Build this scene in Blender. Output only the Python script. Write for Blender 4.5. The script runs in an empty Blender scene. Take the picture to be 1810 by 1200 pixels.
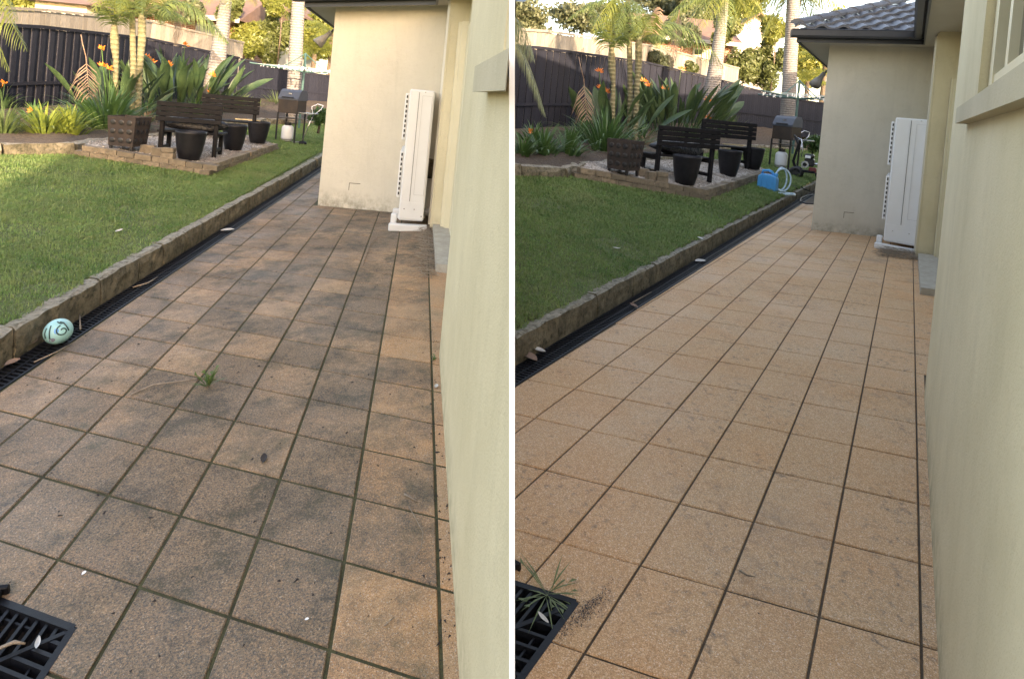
import bpy, math, random
import numpy as np
from mathutils import Vector, Matrix

# ------------------------------------------------------------------ camera, sky, sun, exposure
F, PX, PY, WPX, HPX = 1000.0, 905.0, 195.0, 1810.0, 1200.0
UP = np.array([.095, -.9954, -.010]); UP /= np.linalg.norm(UP)
FW = np.array([0, 0, 1.]) - UP[2] * UP; FW /= np.linalg.norm(FW)
RT = np.cross(FW, UP)
W = np.stack([RT, FW, UP])                      # camera axes (right, down, forward) -> world
EYE = np.array([0, 0, 1.6])
sc = bpy.context.scene
COL = sc.collection
cam = bpy.data.cameras.new('camera'); camo = bpy.data.objects.new('camera', cam); COL.objects.link(camo)
r_, u_, b_ = W @ np.array([1, 0, 0.]), W @ np.array([0, -1., 0]), W @ np.array([0, 0, -1.])
camo.matrix_world = Matrix(((r_[0], u_[0], b_[0], EYE[0]), (r_[1], u_[1], b_[1], EYE[1]), (r_[2], u_[2], b_[2], EYE[2]), (0, 0, 0, 1)))
cam.sensor_fit = 'HORIZONTAL'; cam.sensor_width = 36; cam.lens = 36 * F / WPX
cam.shift_x = 0; cam.shift_y = -(HPX / 2 - PY) / WPX
cam.clip_start = .02; cam.clip_end = 2000
sc.camera = camo

SUN_AZ, SUN_EL = math.radians(155), math.radians(14)      # azimuth clockwise from +Y (ahead): behind the right shoulder
world = bpy.data.worlds.new('World'); sc.world = world; world.use_nodes = True
wn = world.node_tree; bg = wn.nodes['Background']
sky = wn.nodes.new('ShaderNodeTexSky'); sky.sky_type = 'NISHITA'; sky.sun_disc = False
sky.sun_elevation = SUN_EL; sky.sun_rotation = SUN_AZ
sky.air_density = 1.0; sky.dust_density = 2.0; sky.ozone_density = 1.0
wn.links.new(sky.outputs[0], bg.inputs[0]); bg.inputs[1].default_value = .15
sun = bpy.data.lights.new('sun', 'SUN'); sun.energy = 2.0; sun.angle = math.radians(.55); sun.color = (1, .90, .74)
suno = bpy.data.objects.new('sun', sun); COL.objects.link(suno)
sd = Vector((math.sin(SUN_AZ) * math.cos(SUN_EL), math.cos(SUN_AZ) * math.cos(SUN_EL), math.sin(SUN_EL)))
suno.rotation_euler = sd.to_track_quat('Z', 'Y').to_euler(); suno.location = (6, -10, 14)
sc.view_settings.view_transform = 'Standard'; sc.view_settings.look = 'None'
sc.view_settings.exposure = 2.85; sc.view_settings.gamma = 1
sc.view_settings.use_curve_mapping = False
sc.view_settings.use_white_balance = True; sc.view_settings.white_balance_temperature = 8500; sc.view_settings.white_balance_tint = 20
sc.cycles.max_bounces = 6; sc.cycles.transparent_max_bounces = 6

rng = np.random.default_rng(7)
R = random.Random(11)

# ------------------------------------------------------------------ geometry of the two yards
def ray(px, py): return W @ np.array([(px - PX) / F, (py - PY) / F, 1.])
def at(px, py, z): return EYE + ray(px, py) * z
def proj(P):
    c = W.T @ (np.asarray(P, float) - EYE); return PX + F * c[0] / c[2], PY + F * c[1] / c[2], c[2]
ZV = np.array([0, 0, 1.])
HOM = {'L': [[119.65429, 109.56839, -145.47185], [-3.080518, 24.522634, 906.584716], [-.0445407839, .1465362108, 1.]],
       'R': [[87.785088, 244.848367, 743.564121], [.140966624, 37.8152, 887.820675], [-.0366795573, .1521549191, 1.]]}
class Yard:
    """grid u across the path (tile columns), v along it (tile rows)"""
    def __init__(s, n, slope):
        K = np.array([[F, 0, PX], [0, F, PY], [0, 0, 1.]])
        a, b, t = (np.linalg.inv(K) @ np.array(HOM[n])).T
        nn = np.cross(a, b); nn /= np.linalg.norm(nn)
        if nn[1] > 0: nn = -nn
        k = -1.6 * (nn @ UP) / (nn @ t)
        s.a, s.b, s.t = W @ (a * k), W @ (b * k), W @ (t * k)
        s.kh, s.uk, s.n = .17, -1.75, n
        bh = s.b.copy(); bh[2] = 0; s.bd = bh / np.linalg.norm(bh)
        s.ld = np.array([s.bd[1], -s.bd[0], 0])             # level, square to the path, towards the house
        s.lat = abs(s.a @ s.ld); s.sl = slope * s.lat
        s.ang = math.atan2(s.bd[1], s.bd[0])
    def m(s, x, y):                                          # the yards are alike: coordinates of the first one -> this one
        return (x, y) if s.n == 'L' else (x + 883 - .02 * x, y + 36 + .022 * x)
    def G(s, u, v, h=0): return EYE + s.t + s.a * u + s.b * v + ZV * h
    def hit(s, px, py, h=0):
        return np.linalg.solve(np.stack([s.a, s.b, -ray(px, py)], 1), -s.t - ZV * h)
    def hp(s, px, py, h=0): q = s.hit(px, py, h); return s.G(q[0], q[1], h)
    def lh(s, u): return s.kh + s.sl * (s.uk - u)
    def lawn(s, px, py, dh=0):
        return np.linalg.solve(np.stack([s.a - ZV * s.sl, s.b, -ray(px, py)], 1), -s.t - ZV * (s.kh + dh + s.sl * s.uk))
    def lp(s, px, py, dh=0): q = s.lawn(px, py, dh); return s.G(q[0], q[1], s.lh(q[0]) + dh)
    def LG(s, u, v, dh=0): return s.G(u, v, s.lh(u) + dh)
    def vcol(s, col, u, h):                                  # v where a column of the picture meets the wall line u at height h
        p = W.T @ (s.t + s.a * u + ZV * h); q = W.T @ s.b; k = (col - PX) / F
        return -(p[0] - k * p[2]) / (q[0] - k * q[2])
LY, RY = Yard('L', .15), Yard('R', .20)

# ------------------------------------------------------------------ helpers
def tag(o, label=None, cat=None, group=None, kind=None):
    if label: o['label'] = label
    if cat: o['category'] = cat
    if group: o['group'] = group
    if kind: o['kind'] = kind
    return o
def empty(name, loc=(0, 0, 0), rz=0, s=1.):
    o = bpy.data.objects.new(name, None); COL.objects.link(o)
    o.location = [float(x) for x in loc]; o.rotation_euler = (0, 0, rz); o.scale = (s, s, s); o.empty_display_size = .1
    return o
def mk(name, v, f, mat, par=None, smooth=False, loc=None, me=None):
    if me is None:
        me = bpy.data.meshes.new(name)
        me.from_pydata([tuple(map(float, p)) for p in v], [], [tuple(map(int, q)) for q in f]); me.update()
        if mat: me.materials.append(mat)
        if smooth: me.polygons.foreach_set('use_smooth', [True] * len(me.polygons))
    o = bpy.data.objects.new(name, me); COL.objects.link(o)
    if par is not None: o.parent = par
    if loc is not None: o.location = [float(x) for x in loc]
    return o
def fast_mesh(name, V, T, mat, par=None, smooth=False):
    """V (n,3), T (m,k) faces of one size"""
    me = bpy.data.meshes.new(name); k = T.shape[1]
    me.vertices.add(len(V)); me.vertices.foreach_set('co', np.ascontiguousarray(V, np.float32).ravel())
    me.loops.add(T.size); me.loops.foreach_set('vertex_index', np.ascontiguousarray(T, np.int32).ravel())
    me.polygons.add(len(T)); me.polygons.foreach_set('loop_start', np.arange(0, T.size, k, dtype=np.int32))
    me.polygons.foreach_set('loop_total', np.full(len(T), k, np.int32))
    if smooth: me.polygons.foreach_set('use_smooth', np.ones(len(T), bool))
    me.update(calc_edges=True); me.validate(); me.materials.append(mat)
    o = bpy.data.objects.new(name, me); COL.objects.link(o)
    if par is not None: o.parent = par
    return o
class MB:
    """collects shapes, builds ONE mesh object"""
    def __init__(s): s.v, s.f = [], []
    def add(s, v, f):
        n = len(s.v); s.v += [np.asarray(p, float) for p in v]; s.f += [[i + n for i in q] for q in f]; return s
    def quad(s, *p): return s.add(p, [list(range(len(p)))])
    def box(s, x0, x1, y0, y1, z0, z1, bev=0.):
        if bev <= 0:
            return s.add([(x, y, z) for z in (z0, z1) for y in (y0, y1) for x in (x0, x1)],
                         [(0, 2, 3, 1), (4, 5, 7, 6), (0, 1, 5, 4), (2, 6, 7, 3), (0, 4, 6, 2), (1, 3, 7, 5)])
        b = bev; V, Fc = [], []
        lo, hi = np.array([x0, y0, z0]), np.array([x1, y1, z1])
        idx = {}
        for ax in range(3):
            for sg in (0, 1):
                o1, o2 = [i for i in range(3) if i != ax]
                for c in ((0, 0), (1, 0), (1, 1), (0, 1)):
                    p = np.zeros(3); p[ax] = (lo, hi)[sg][ax]
                    p[o1] = hi[o1] - b if c[0] else lo[o1] + b; p[o2] = hi[o2] - b if c[1] else lo[o2] + b
                    idx[(ax, sg, c[0], c[1])] = len(V); V.append(p)
                q = [idx[(ax, sg) + c] for c in ((0, 0), (1, 0), (1, 1), (0, 1))]
                Fc.append(q if (sg ^ (ax == 1)) else q[::-1])
        def g(ax, s0, sA, sB):  # vertex on face ax for corner signs
            sg = (s0, sA, sB); o = [i for i in range(3) if i != ax]
            return idx[(ax, sg[ax], sg[o[0]], sg[o[1]])]
        for ax in range(3):
            o1, o2 = [i for i in range(3) if i != ax]
            for s1 in (0, 1):
                for s2 in (0, 1):
                    e = []
                    for sa in (0, 1):
                        sg = [0, 0, 0]; sg[ax] = sa; sg[o1] = s1; sg[o2] = s2; e.append(sg)
                    Fc.append([g(o1, *e[0]), g(o1, *e[1]), g(o2, *e[1]), g(o2, *e[0])])
        for c in [(i, j, k) for i in (0, 1) for j in (0, 1) for k in (0, 1)]:
            Fc.append([g(0, *c), g(1, *c), g(2, *c)])
        return s.add(V, Fc)
    def prism(s, poly, d):
        """poly: list of 3D points, extruded by vector d"""
        n = len(poly); p = [np.asarray(q, float) for q in poly]; d = np.asarray(d, float)
        return s.add(p + [q + d for q in p], [list(range(n))[::-1], list(range(n, 2 * n))] + [[i, (i + 1) % n, n + (i + 1) % n, n + i] for i in range(n)])
    def tube(s, pts, rad, n=8, cap=True):
        pts = [np.asarray(p, float) for p in pts]; m = len(pts)
        rad = [rad] * m if np.isscalar(rad) else rad
        V, Fc = [], []
        ref = None
        for i, p in enumerate(pts):
            t = pts[min(i + 1, m - 1)] - pts[max(i - 1, 0)]; t = t / (np.linalg.norm(t) + 1e-9)
            if ref is None: ref = np.array([1., 0, 0]) if abs(t[0]) < .8 else np.array([0, 1., 0])
            x = ref - t * (ref @ t); x /= np.linalg.norm(x) + 1e-9; y = np.cross(t, x); ref = x
            for k in range(n):
                A = 2 * math.pi * k / n; V.append(p + (x * math.cos(A) + y * math.sin(A)) * rad[i])
        for i in range(m - 1):
            for k in range(n):
                k2 = (k + 1) % n; Fc.append([i * n + k, i * n + k2, (i + 1) * n + k2, (i + 1) * n + k])
        if cap: Fc.append(list(range(n))[::-1]); Fc.append([(m - 1) * n + k for k in range(n)])
        return s.add(V, Fc)
    def lathe(s, prof, n=24, c=(0, 0, 0)):
        """prof: (radius, z) from bottom to top"""
        V, Fc = [], []
        for (r, z) in prof:
            for k in range(n):
                A = 2 * math.pi * k / n; V.append((c[0] + r * math.cos(A), c[1] + r * math.sin(A), c[2] + z))
        for i in range(len(prof) - 1):
            for k in range(n):
                k2 = (k + 1) % n; Fc.append([i * n + k, i * n + k2, (i + 1) * n + k2, (i + 1) * n + k])
        if prof[0][0] > 1e-4: Fc.append(list(range(n))[::-1])
        if prof[-1][0] > 1e-4: Fc.append([(len(prof) - 1) * n + k for k in range(n)])
        return s.add(V, Fc)
    def build(s, name, mat, par=None, smooth=False, loc=None):
        return mk(name, s.v, s.f, mat, par, smooth, loc)
def fix(o):
    """consistent outward normals"""
    import bmesh
    bm = bmesh.new(); bm.from_mesh(o.data); bmesh.ops.recalc_face_normals(bm, faces=bm.faces); bm.to_mesh(o.data); bm.free(); return o
def clip_poly(poly, A, B, C0):
    """keep A x + B y + C0 >= 0"""
    out = []
    for i in range(len(poly)):
        p, q = poly[i], poly[(i + 1) % len(poly)]
        dp, dq = A * p[0] + B * p[1] + C0, A * q[0] + B * q[1] + C0
        if dp >= 0: out.append(p)
        if dp * dq < 0:
            t = dp / (dp - dq); out.append((p[0] + t * (q[0] - p[0]), p[1] + t * (q[1] - p[1])))
    return out
def in_poly(X, Y, poly):
    r = np.zeros(len(X), bool); n = len(poly)
    for i in range(n):
        x0, y0 = poly[i][0], poly[i][1]; x1, y1 = poly[(i + 1) % n][0], poly[(i + 1) % n][1]
        c = ((y0 > Y) != (y1 > Y)) & (X < (x1 - x0) * (Y - y0) / (y1 - y0 + 1e-12) + x0); r ^= c
    return r

# ------------------------------------------------------------------ materials
def nd(t, k, **kw):
    n = t.nodes.new(k)
    for a, b in kw.items(): setattr(n, a, b)
    return n
class Mat:
    def __init__(s, name):
        s.m = bpy.data.materials.new(name); s.m.use_nodes = True; s.t = s.m.node_tree
        s.p = s.t.nodes['Principled BSDF']; s.out = s.t.nodes['Material Output']
        g = nd(s.t, 'ShaderNodeNewGeometry'); s.pos = g.outputs['Position']; s.geo = g
    def L(s, a, b): s.t.links.new(a, b)
    def noise(s, scale, detail=4, rough=.55, vec=None, dist=0.):
        n = nd(s.t, 'ShaderNodeTexNoise'); n.inputs['Scale'].default_value = scale; n.inputs['Detail'].default_value = detail
        n.inputs['Roughness'].default_value = rough; n.inputs['Distortion'].default_value = dist
        s.L(vec or s.pos, n.inputs['Vector']); return n.outputs[0]
    def voro(s, scale, feat='F1', vec=None, out='Distance'):
        n = nd(s.t, 'ShaderNodeTexVoronoi', feature=feat); n.inputs['Scale'].default_value = scale
        s.L(vec or s.pos, n.inputs['Vector']); return n.outputs[out]
    def ramp(s, x, stops):
        n = nd(s.t, 'ShaderNodeValToRGB'); e = n.color_ramp.elements
        while len(e) < len(stops): e.new(.5)
        for i, (p, c) in enumerate(stops):
            e[i].position = p; e[i].color = (c, c, c, 1) if np.isscalar(c) else tuple(c) + (1,)
        s.L(x, n.inputs[0]); return n.outputs[0]
    def mix(s, f, a, b, mode='MIX'):
        n = nd(s.t, 'ShaderNodeMix', data_type='RGBA', blend_type=mode)
        for i, x in ((0, f), (6, a), (7, b)):
            if isinstance(x, bpy.types.NodeSocket): s.L(x, n.inputs[i])
            elif i == 0: n.inputs[0].default_value = x
            else: n.inputs[i].default_value = tuple(x) + (1,)
        return n.outputs[2]
    def math(s, op, a, b=0., clamp=False):
        n = nd(s.t, 'ShaderNodeMath', operation=op, use_clamp=clamp)
        for i, x in ((0, a), (1, b)):
            if isinstance(x, bpy.types.NodeSocket): s.L(x, n.inputs[i])
            else: n.inputs[i].default_value = x
        return n.outputs[0]
    def scalev(s, x, y, z, vec=None):
        n = nd(s.t, 'ShaderNodeMapping'); n.inputs['Scale'].default_value = (x, y, z); s.L(vec or s.pos, n.inputs['Vector']); return n.outputs[0]
    def objcoord(s): n = nd(s.t, 'ShaderNodeTexCoord'); return n.outputs['Object']
    def objinfo(s, k='Random'): n = nd(s.t, 'ShaderNodeObjectInfo'); return n.outputs[k]
    def col(s, c):
        if isinstance(c, bpy.types.NodeSocket): s.L(c, s.p.inputs['Base Color'])
        else: s.p.inputs['Base Color'].default_value = tuple(c) + (1,)
        return s
    def rough(s, r):
        if isinstance(r, bpy.types.NodeSocket): s.L(r, s.p.inputs['Roughness'])
        else: s.p.inputs['Roughness'].default_value = r
        return s
    def metal(s, k): s.p.inputs['Metallic'].default_value = k; return s
    def spec(s, k): s.p.inputs['Specular IOR Level'].default_value = k; return s
    def bump(s, h, st=.3, d=.01):
        n = nd(s.t, 'ShaderNodeBump'); n.inputs['Strength'].default_value = st; n.inputs['Distance'].default_value = d
        s.L(h, n.inputs['Height']); s.L(n.outputs[0], s.p.inputs['Normal']); return s
    def translucent(s, c, k=.35):
        tr = nd(s.t, 'ShaderNodeBsdfTranslucent'); mx = nd(s.t, 'ShaderNodeMixShader'); mx.inputs[0].default_value = k
        if isinstance(c, bpy.types.NodeSocket): s.L(c, tr.inputs[0])
        else: tr.inputs[0].default_value = tuple(c) + (1,)
        s.L(s.p.outputs[0], mx.inputs[1]); s.L(tr.outputs[0], mx.inputs[2]); s.L(mx.outputs[0], s.out.inputs[0]); return s
def plain(name, c1, c2, scale=6, rough=.6, bump=.1, bscale=40, metal=0., bd=.004, spec=.5):
    k = Mat(name); n = k.noise(scale, 6, .6)
    k.col(k.mix(k.ramp(n, [(.3, 0.), (.7, 1.)]), c1, c2)).rough(rough).metal(metal).spec(spec)
    if bump: k.bump(k.noise(bscale, 4), bump, bd)
    return k.m

def tile_material(name, dirty):
    k = Mat(name); oc = k.objinfo('Color')
    sep = nd(k.t, 'ShaderNodeSeparateColor'); k.L(oc, sep.inputs[0]); dirt, hue, pale = sep.outputs[0], sep.outputs[1], sep.outputs[2]
    rnd = k.objinfo('Random')
    warm = k.mix(hue, (.54, .285, .135), (.72, .325, .11))
    warm = k.mix(k.ramp(k.noise(3.0, 4), [(.3, 0.), (.75, 1.)]), warm, (.62, .37, .19))
    # aggregate: pale and dark chips a few millimetres across
    v1 = k.voro(330, out='Color'); s1 = nd(k.t, 'ShaderNodeSeparateColor'); k.L(v1, s1.inputs[0])
    chips = k.ramp(s1.outputs[0], [(0., (.13, .09, .06)), (.22, (.34, .22, .13)), (.50, (.52, .35, .20)), (.80, (.68, .49, .31)), (1., (.90, .78, .62))])
    warm = k.mix(.34 if dirty else .46, warm, chips)
    sp = k.ramp(s1.outputs[1], [(.972, 0.), (.978, 1.)])
    warm = k.mix(k.math('MULTIPLY', sp, .55), warm, (.88, .80, .68))
    ds = k.ramp(k.noise(300, 2, .6), [(.56 if dirty else .61, 0.), (.68, 1.)])
    warm = k.mix(k.math('MULTIPLY', ds, .65), warm, (.07, .055, .045))
    pat = k.ramp(k.noise(26, 6, .75), [(.54, 0.), (.66, 1.)]); pat = k.math('MULTIPLY', pat, k.ramp(k.noise(2.3, 4), [(.42, 0.), (.60, 1.)])); warm = k.mix(k.math('MULTIPLY', pat, .35 if dirty else .78), warm, (.12, .095, .075))
    # weathering: broad dark film with ragged edges, broken up by grit
    big = k.noise(1.3, 5, .62, dist=.2); mid = k.noise(11, 8, .78)
    film = k.math('ADD', k.math('MULTIPLY', k.math('SUBTRACT', big, .5), 1.7), k.math('MULTIPLY', k.math('SUBTRACT', mid, .5), 1.3))
    film = k.math('ADD', film, dirt)
    film = k.ramp(film, [(.30, .38 if dirty else 0.), (.84, 1.)])
    grit = k.ramp(k.noise(150, 5, .75), [(.34, .35), (.62, 1.)])
    film = k.math('MULTIPLY', film, grit)
    grey = k.mix(k.noise(5, 3), (.024, .026, .018), (.066, .068, .068)) if dirty else k.mix(k.noise(5, 3), (.10, .085, .07), (.15, .13, .115))
    c = k.mix(k.math('MULTIPLY', film, .97 if dirty else .75), warm, grey)
    if dirty:   # mould blotches that run across the joints, then mossy green in places
        mb = k.math('MULTIPLY', k.ramp(k.noise(3.0, 9, .78), [(.47, 0.), (.60, 1.)]), k.ramp(dirt, [(.35, .15), (.75, 1.)])); mb = k.math('MULTIPLY', mb, k.ramp(k.noise(120, 4, .7), [(.36, .45), (.60, 1.)])); c = k.mix(k.math('MULTIPLY', mb, .80), c, (.024, .025, .022))
        g = k.ramp(k.noise(6, 6, .7), [(.56, 0.), (.72, 1.)]); c = k.mix(k.math('MULTIPLY', g, .35), c, (.075, .078, .03))
    else:
        g = k.ramp(k.noise(24, 5, .75), [(.62, 0.), (.74, 1.)]); c = k.mix(k.math('MULTIPLY', g, .55), c, (.09, .075, .06))
    wet = k.ramp(k.noise(.8, 3), [(.42, .52), (.60, .85)]) if not dirty else k.ramp(k.noise(1.1, 3), [(.40, .55), (.62, .90)])
    k.col(c).rough(wet).spec(.45)
    hgt = k.math('ADD', k.voro(330), k.math('MULTIPLY', k.noise(90, 4), .8))
    k.bump(hgt, .55, .004)
    return k.m
M = {}
M['tile_L'] = tile_material('weathered_paver', True)
M['tile_R'] = tile_material('washed_paver', False)
def joint(name, a, b, c):
    k = Mat(name); x = k.mix(k.ramp(k.noise(14, 6, .7), [(.35, 0.), (.65, 1.)]), a, b)
    x = k.mix(k.ramp(k.noise(160, 3), [(.55, 0.), (.7, 1.)]), x, c)
    k.col(x).rough(.95).bump(k.noise(170, 4), .8, .006); return k.m
M['joint_L'] = joint('mossy_joint', (.035, .034, .014), (.075, .072, .028), (.022, .018, .014))
M['joint_R'] = joint('sandy_joint', (.06, .045, .03), (.11, .075, .045), (.03, .025, .02))
def stone():
    k = Mat('kerb_sandstone'); n = k.noise(7, 8, .7)
    c = k.mix(k.ramp(n, [(.32, 0.), (.68, 1.)]), (.055, .050, .030), (.25, .21, .14))
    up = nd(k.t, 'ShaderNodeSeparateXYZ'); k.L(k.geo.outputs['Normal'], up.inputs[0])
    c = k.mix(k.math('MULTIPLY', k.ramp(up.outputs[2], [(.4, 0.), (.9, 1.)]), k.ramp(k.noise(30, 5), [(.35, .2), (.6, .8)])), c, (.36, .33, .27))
    c = k.mix(k.ramp(k.noise(18, 6, .75), [(.50, 0.), (.66, .9)]), c, (.032, .034, .016))
    k.col(c).rough(.95).bump(k.noise(28, 8, .7), 1., .03); return k.m
M['stone'] = stone()
def brickm():
    k = Mat('weathered_edging_brick'); n = k.noise(12, 6, .7); r = k.objinfo()
    c = k.mix(r, (.15, .12, .085), (.27, .21, .145)); c = k.mix(k.ramp(n, [(.4, 0.), (.7, 1.)]), c, (.10, .085, .06))
    k.col(c).rough(.95).bump(k.noise(60, 5), .7, .008); return k.m
M['brick'] = brickm()
def gravelm():
    k = Mat('pale_gravel'); v = k.voro(38, out='Color'); s1 = nd(k.t, 'ShaderNodeSeparateColor'); k.L(v, s1.inputs[0])
    c = k.ramp(s1.outputs[0], [(0., (.14, .12, .10)), (.4, (.34, .29, .24)), (.8, (.50, .44, .37)), (1., (.66, .60, .52))])
    c = k.mix(k.ramp(k.noise(2.2, 4), [(.45, 0.), (.65, .7)]), c, (.15, .11, .08))
    k.col(c).rough(.95).bump(k.voro(38), 1., .02); return k.m
M['gravel'] = gravelm()
M['mulch'] = plain('bark_mulch', (.035, .024, .017), (.11, .08, .055), 22, .95, .9, 60, bd=.03)
M['soil'] = plain('lawn_soil', (.07, .095, .03), (.12, .14, .05), 9, .95, .8, 90, bd=.02)
M['ground'] = plain('earth', (.10, .11, .05), (.16, .15, .08), 2, .95, .3, 20)
def grassm():
    k = Mat('lawn_grass'); n = k.noise(1.3, 4, .6); n2 = k.noise(9, 3)
    c = k.mix(k.ramp(n, [(.38, 0.), (.62, 1.)]), (.085, .185, .045), (.18, .30, .085)); c = k.mix(k.ramp(k.noise(.7, 6, .7), [(.52, 0.), (.70, .75)]), c, (.30, .31, .15))
    c = k.mix(k.ramp(n2, [(.35, 0.), (.75, 1.)]), c, (.20, .25, .09))
    r = k.noise(230, 1); c = k.mix(k.ramp(r, [(.63, 0.), (.70, 1.)]), c, (.45, .43, .26))
    k.col(c).rough(.55).spec(.35); k.translucent(c, .35); return k.m
M['grass'] = grassm()
def wallm(name, c1, c2):
    k = Mat(name); n = k.noise(1.3, 5, .6); st = k.noise(1.6, 6, .7, k.scalev(3, 3, .5), .8)
    c = k.mix(k.ramp(n, [(.3, 0.), (.7, 1.)]), c1, c2)
    c = k.mix(k.math('MULTIPLY', k.ramp(st, [(.48, 0.), (.74, 1.)]), .22), c, tuple(x * .66 for x in c1))
    sp = k.ramp(k.noise(75, 2), [(.74, 0.), (.77, 1.)]); c = k.mix(k.math('MULTIPLY', sp, .35), c, (.25, .21, .15))
    # rising damp and splash marks: wear within a hand's breadth of the paving
    z = nd(k.t, 'ShaderNodeSeparateXYZ'); k.L(k.pos, z.inputs[0])
    low = k.ramp(k.math('ADD', z.outputs[2], .35), [(.30, 1.), (.58, 0.)])
    d = k.math('MULTIPLY', low, k.ramp(k.noise(9, 7, .78), [(.40, 0.), (.62, 1.)])); c = k.mix(k.math('MULTIPLY', d, .75), c, (.13, .115, .075))
    c = k.mix(k.math('MULTIPLY', k.ramp(k.noise(11, 7, .8), [(.54, 0.), (.74, 1.)]), .26), c, (.34, .29, .20))
    k.col(c).rough(.92).spec(.25).bump(k.math('ADD', k.noise(130, 4, .65), k.math('MULTIPLY', k.noise(9, 4), 1.6)), .5, .008); return k.m
M['wall'] = wallm('cream_render', (.55, .475, .31), (.64, .56, .385))
M['sill'] = wallm('tan_render_sill', (.44, .385, .27), (.50, .44, .32))
M['wing'] = wallm('pale_grey_cream_render', (.51, .470, .380), (.57, .525, .43))
M['white'] = plain('white_paint', (.80, .80, .79), (.76, .76, .75), 8, .5, .05)
M['acwhite'] = plain('white_enamel', (.70, .70, .69), (.66, .655, .64), 3, .38, .02)
M['acdark'] = plain('dark_slot', (.02, .02, .022), (.03, .03, .03), 3, .6, 0)
M['frame'] = plain('cream_aluminium', (.62, .55, .37), (.66, .59, .42), 5, .45, .03)
M['soffit'] = plain('soffit_board', (.44, .41, .35), (.48, .45, .39), 2, .8, .05)
M['fascia'] = plain('charcoal_metal', (.022, .024, .030), (.034, .036, .042), 4, .38, .03)
M['rooftile'] = plain('glazed_roof_tile', (.038, .040, .048), (.065, .068, .078), 7, .36, .15, 60)
M['blackplastic'] = plain('black_plastic', (.005, .005, .007), (.010, .011, .014), 20, .48, .15, 120, spec=0.2)
M['blackwood'] = plain('black_stained_timber', (.006, .006, .007), (.016, .015, .016), 14, .62, .3, 60, spec=0.12)
M['pot'] = plain('black_glazed_pot', (.007, .007, .009), (.014, .014, .017), 10, .42, .15, 50, spec=0.25)
M['rust'] = plain('rusted_steel', (.028, .024, .023), (.055, .042, .036), 9, .72, .5, 50, .0, spec=0.2)
M['steel'] = plain('black_steel', (.018, .018, .020), (.032, .030, .030), 10, .40, .1, 50, .3)
M['brownsteel'] = plain('heat_browned_steel', (.060, .042, .032), (.032, .026, .023), 5, .45, .1, 50, .3)
M['chrome'] = plain('bright_steel', (.60, .61, .62), (.5, .5, .52), 10, .25, 0, metal=.9)
M['hood'] = plain('slate_enamel', (.045, .055, .075), (.06, .068, .085), 6, .35, .05)
M['bag'] = plain('black_plastic_sheet', (.014, .014, .017), (.022, .022, .026), 4, .33, .9, 14, bd=.05)
M['gas'] = plain('pale_grey_enamel', (.62, .64, .66), (.55, .57, .58), 4, .4, .03)
def fencem():
    k = Mat('charcoal_painted_paling'); g = k.noise(14, 5, .6, k.scalev(9, 9, .7)); r = k.objinfo()
    c = k.mix(r, (.007, .008, .015), (.015, .017, .028)); c = k.mix(k.ramp(g, [(.35, 0.), (.7, 1.)]), c, (.024, .026, .036))
    k.col(c).rough(.85).spec(.2).bump(g, .4, .008); return k.m
M['fence'] = fencem()
def timberm():
    k = Mat('silvered_timber'); g = k.noise(12, 5, .6, k.scalev(9, 9, .7)); r = k.objinfo()
    c = k.mix(r, (.22, .195, .16), (.34, .31, .26)); c = k.mix(k.ramp(g, [(.4, 0.), (.75, 1.)]), c, (.15, .13, .10))
    k.col(c).rough(.9).bump(g, .5, .008); return k.m
M['timber'] = timberm()
def bwall():
    k = Mat('orange_brick_wall'); b = nd(k.t, 'ShaderNodeTexBrick'); b.inputs['Scale'].default_value = 1
    b.inputs['Brick Width'].default_value = .24; b.inputs['Row Height'].default_value = .086; b.inputs['Mortar Size'].default_value = .010
    b.inputs['Color1'].default_value = (.34, .12, .06, 1); b.inputs['Color2'].default_value = (.20, .075, .05, 1); b.inputs['Mortar'].default_value = (.45, .40, .33, 1)
    s1 = nd(k.t, 'ShaderNodeSeparateXYZ'); k.L(k.pos, s1.inputs[0]); cb = nd(k.t, 'ShaderNodeCombineXYZ')
    k.L(k.math('ADD', s1.outputs[0], s1.outputs[1]), cb.inputs[0]); k.L(s1.outputs[2], cb.inputs[1]); k.L(cb.outputs[0], b.inputs['Vector'])
    k.col(b.outputs[0]).rough(.9); k.bump(b.outputs[1], .4, .01); return k.m
M['brickwall'] = bwall()
M['roofbrown'] = plain('brown_roof', (.11, .07, .06), (.16, .10, .08), 4, .8, .5, 14, bd=.03)
M['weatherboard'] = plain('pale_board', (.38, .36, .32), (.44, .42, .38), 3, .7, .1)
k = Mat('window_glass'); k.col((.03, .035, .04)).rough(.06).spec(.8); M['glass'] = k.m
def trunkm(name, a, b, ring):
    k = Mat(name); s1 = nd(k.t, 'ShaderNodeSeparateXYZ'); k.L(k.pos, s1.inputs[0])
    w = k.math('SINE', k.math('ADD', k.math('MULTIPLY', s1.outputs[2], ring), k.math('MULTIPLY', k.noise(3, 3), 4)))
    n = k.noise(16, 6, .7); c = k.mix(k.ramp(n, [(.35, 0.), (.68, 1.)]), a, b)
    c = k.mix(k.math('MULTIPLY', k.ramp(w, [(.55, 0.), (.95, 1.)]), .55), c, tuple(x * .5 for x in a))
    k.col(c).rough(.9).bump(k.math('ADD', w, k.math('MULTIPLY', n, 2)), .5, .02); return k.m
M['trunk_pale'] = trunkm('pale_ringed_palm_bark', (.17, .155, .145), (.29, .27, .255), 75)
M['trunk_green'] = trunkm('green_ringed_palm_bark', (.115, .12, .06), (.22, .19, .12), 60)
M['bark'] = plain('bark', (.07, .05, .035), (.14, .11, .08), 14, .9, .6, 40, bd=.02)
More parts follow.
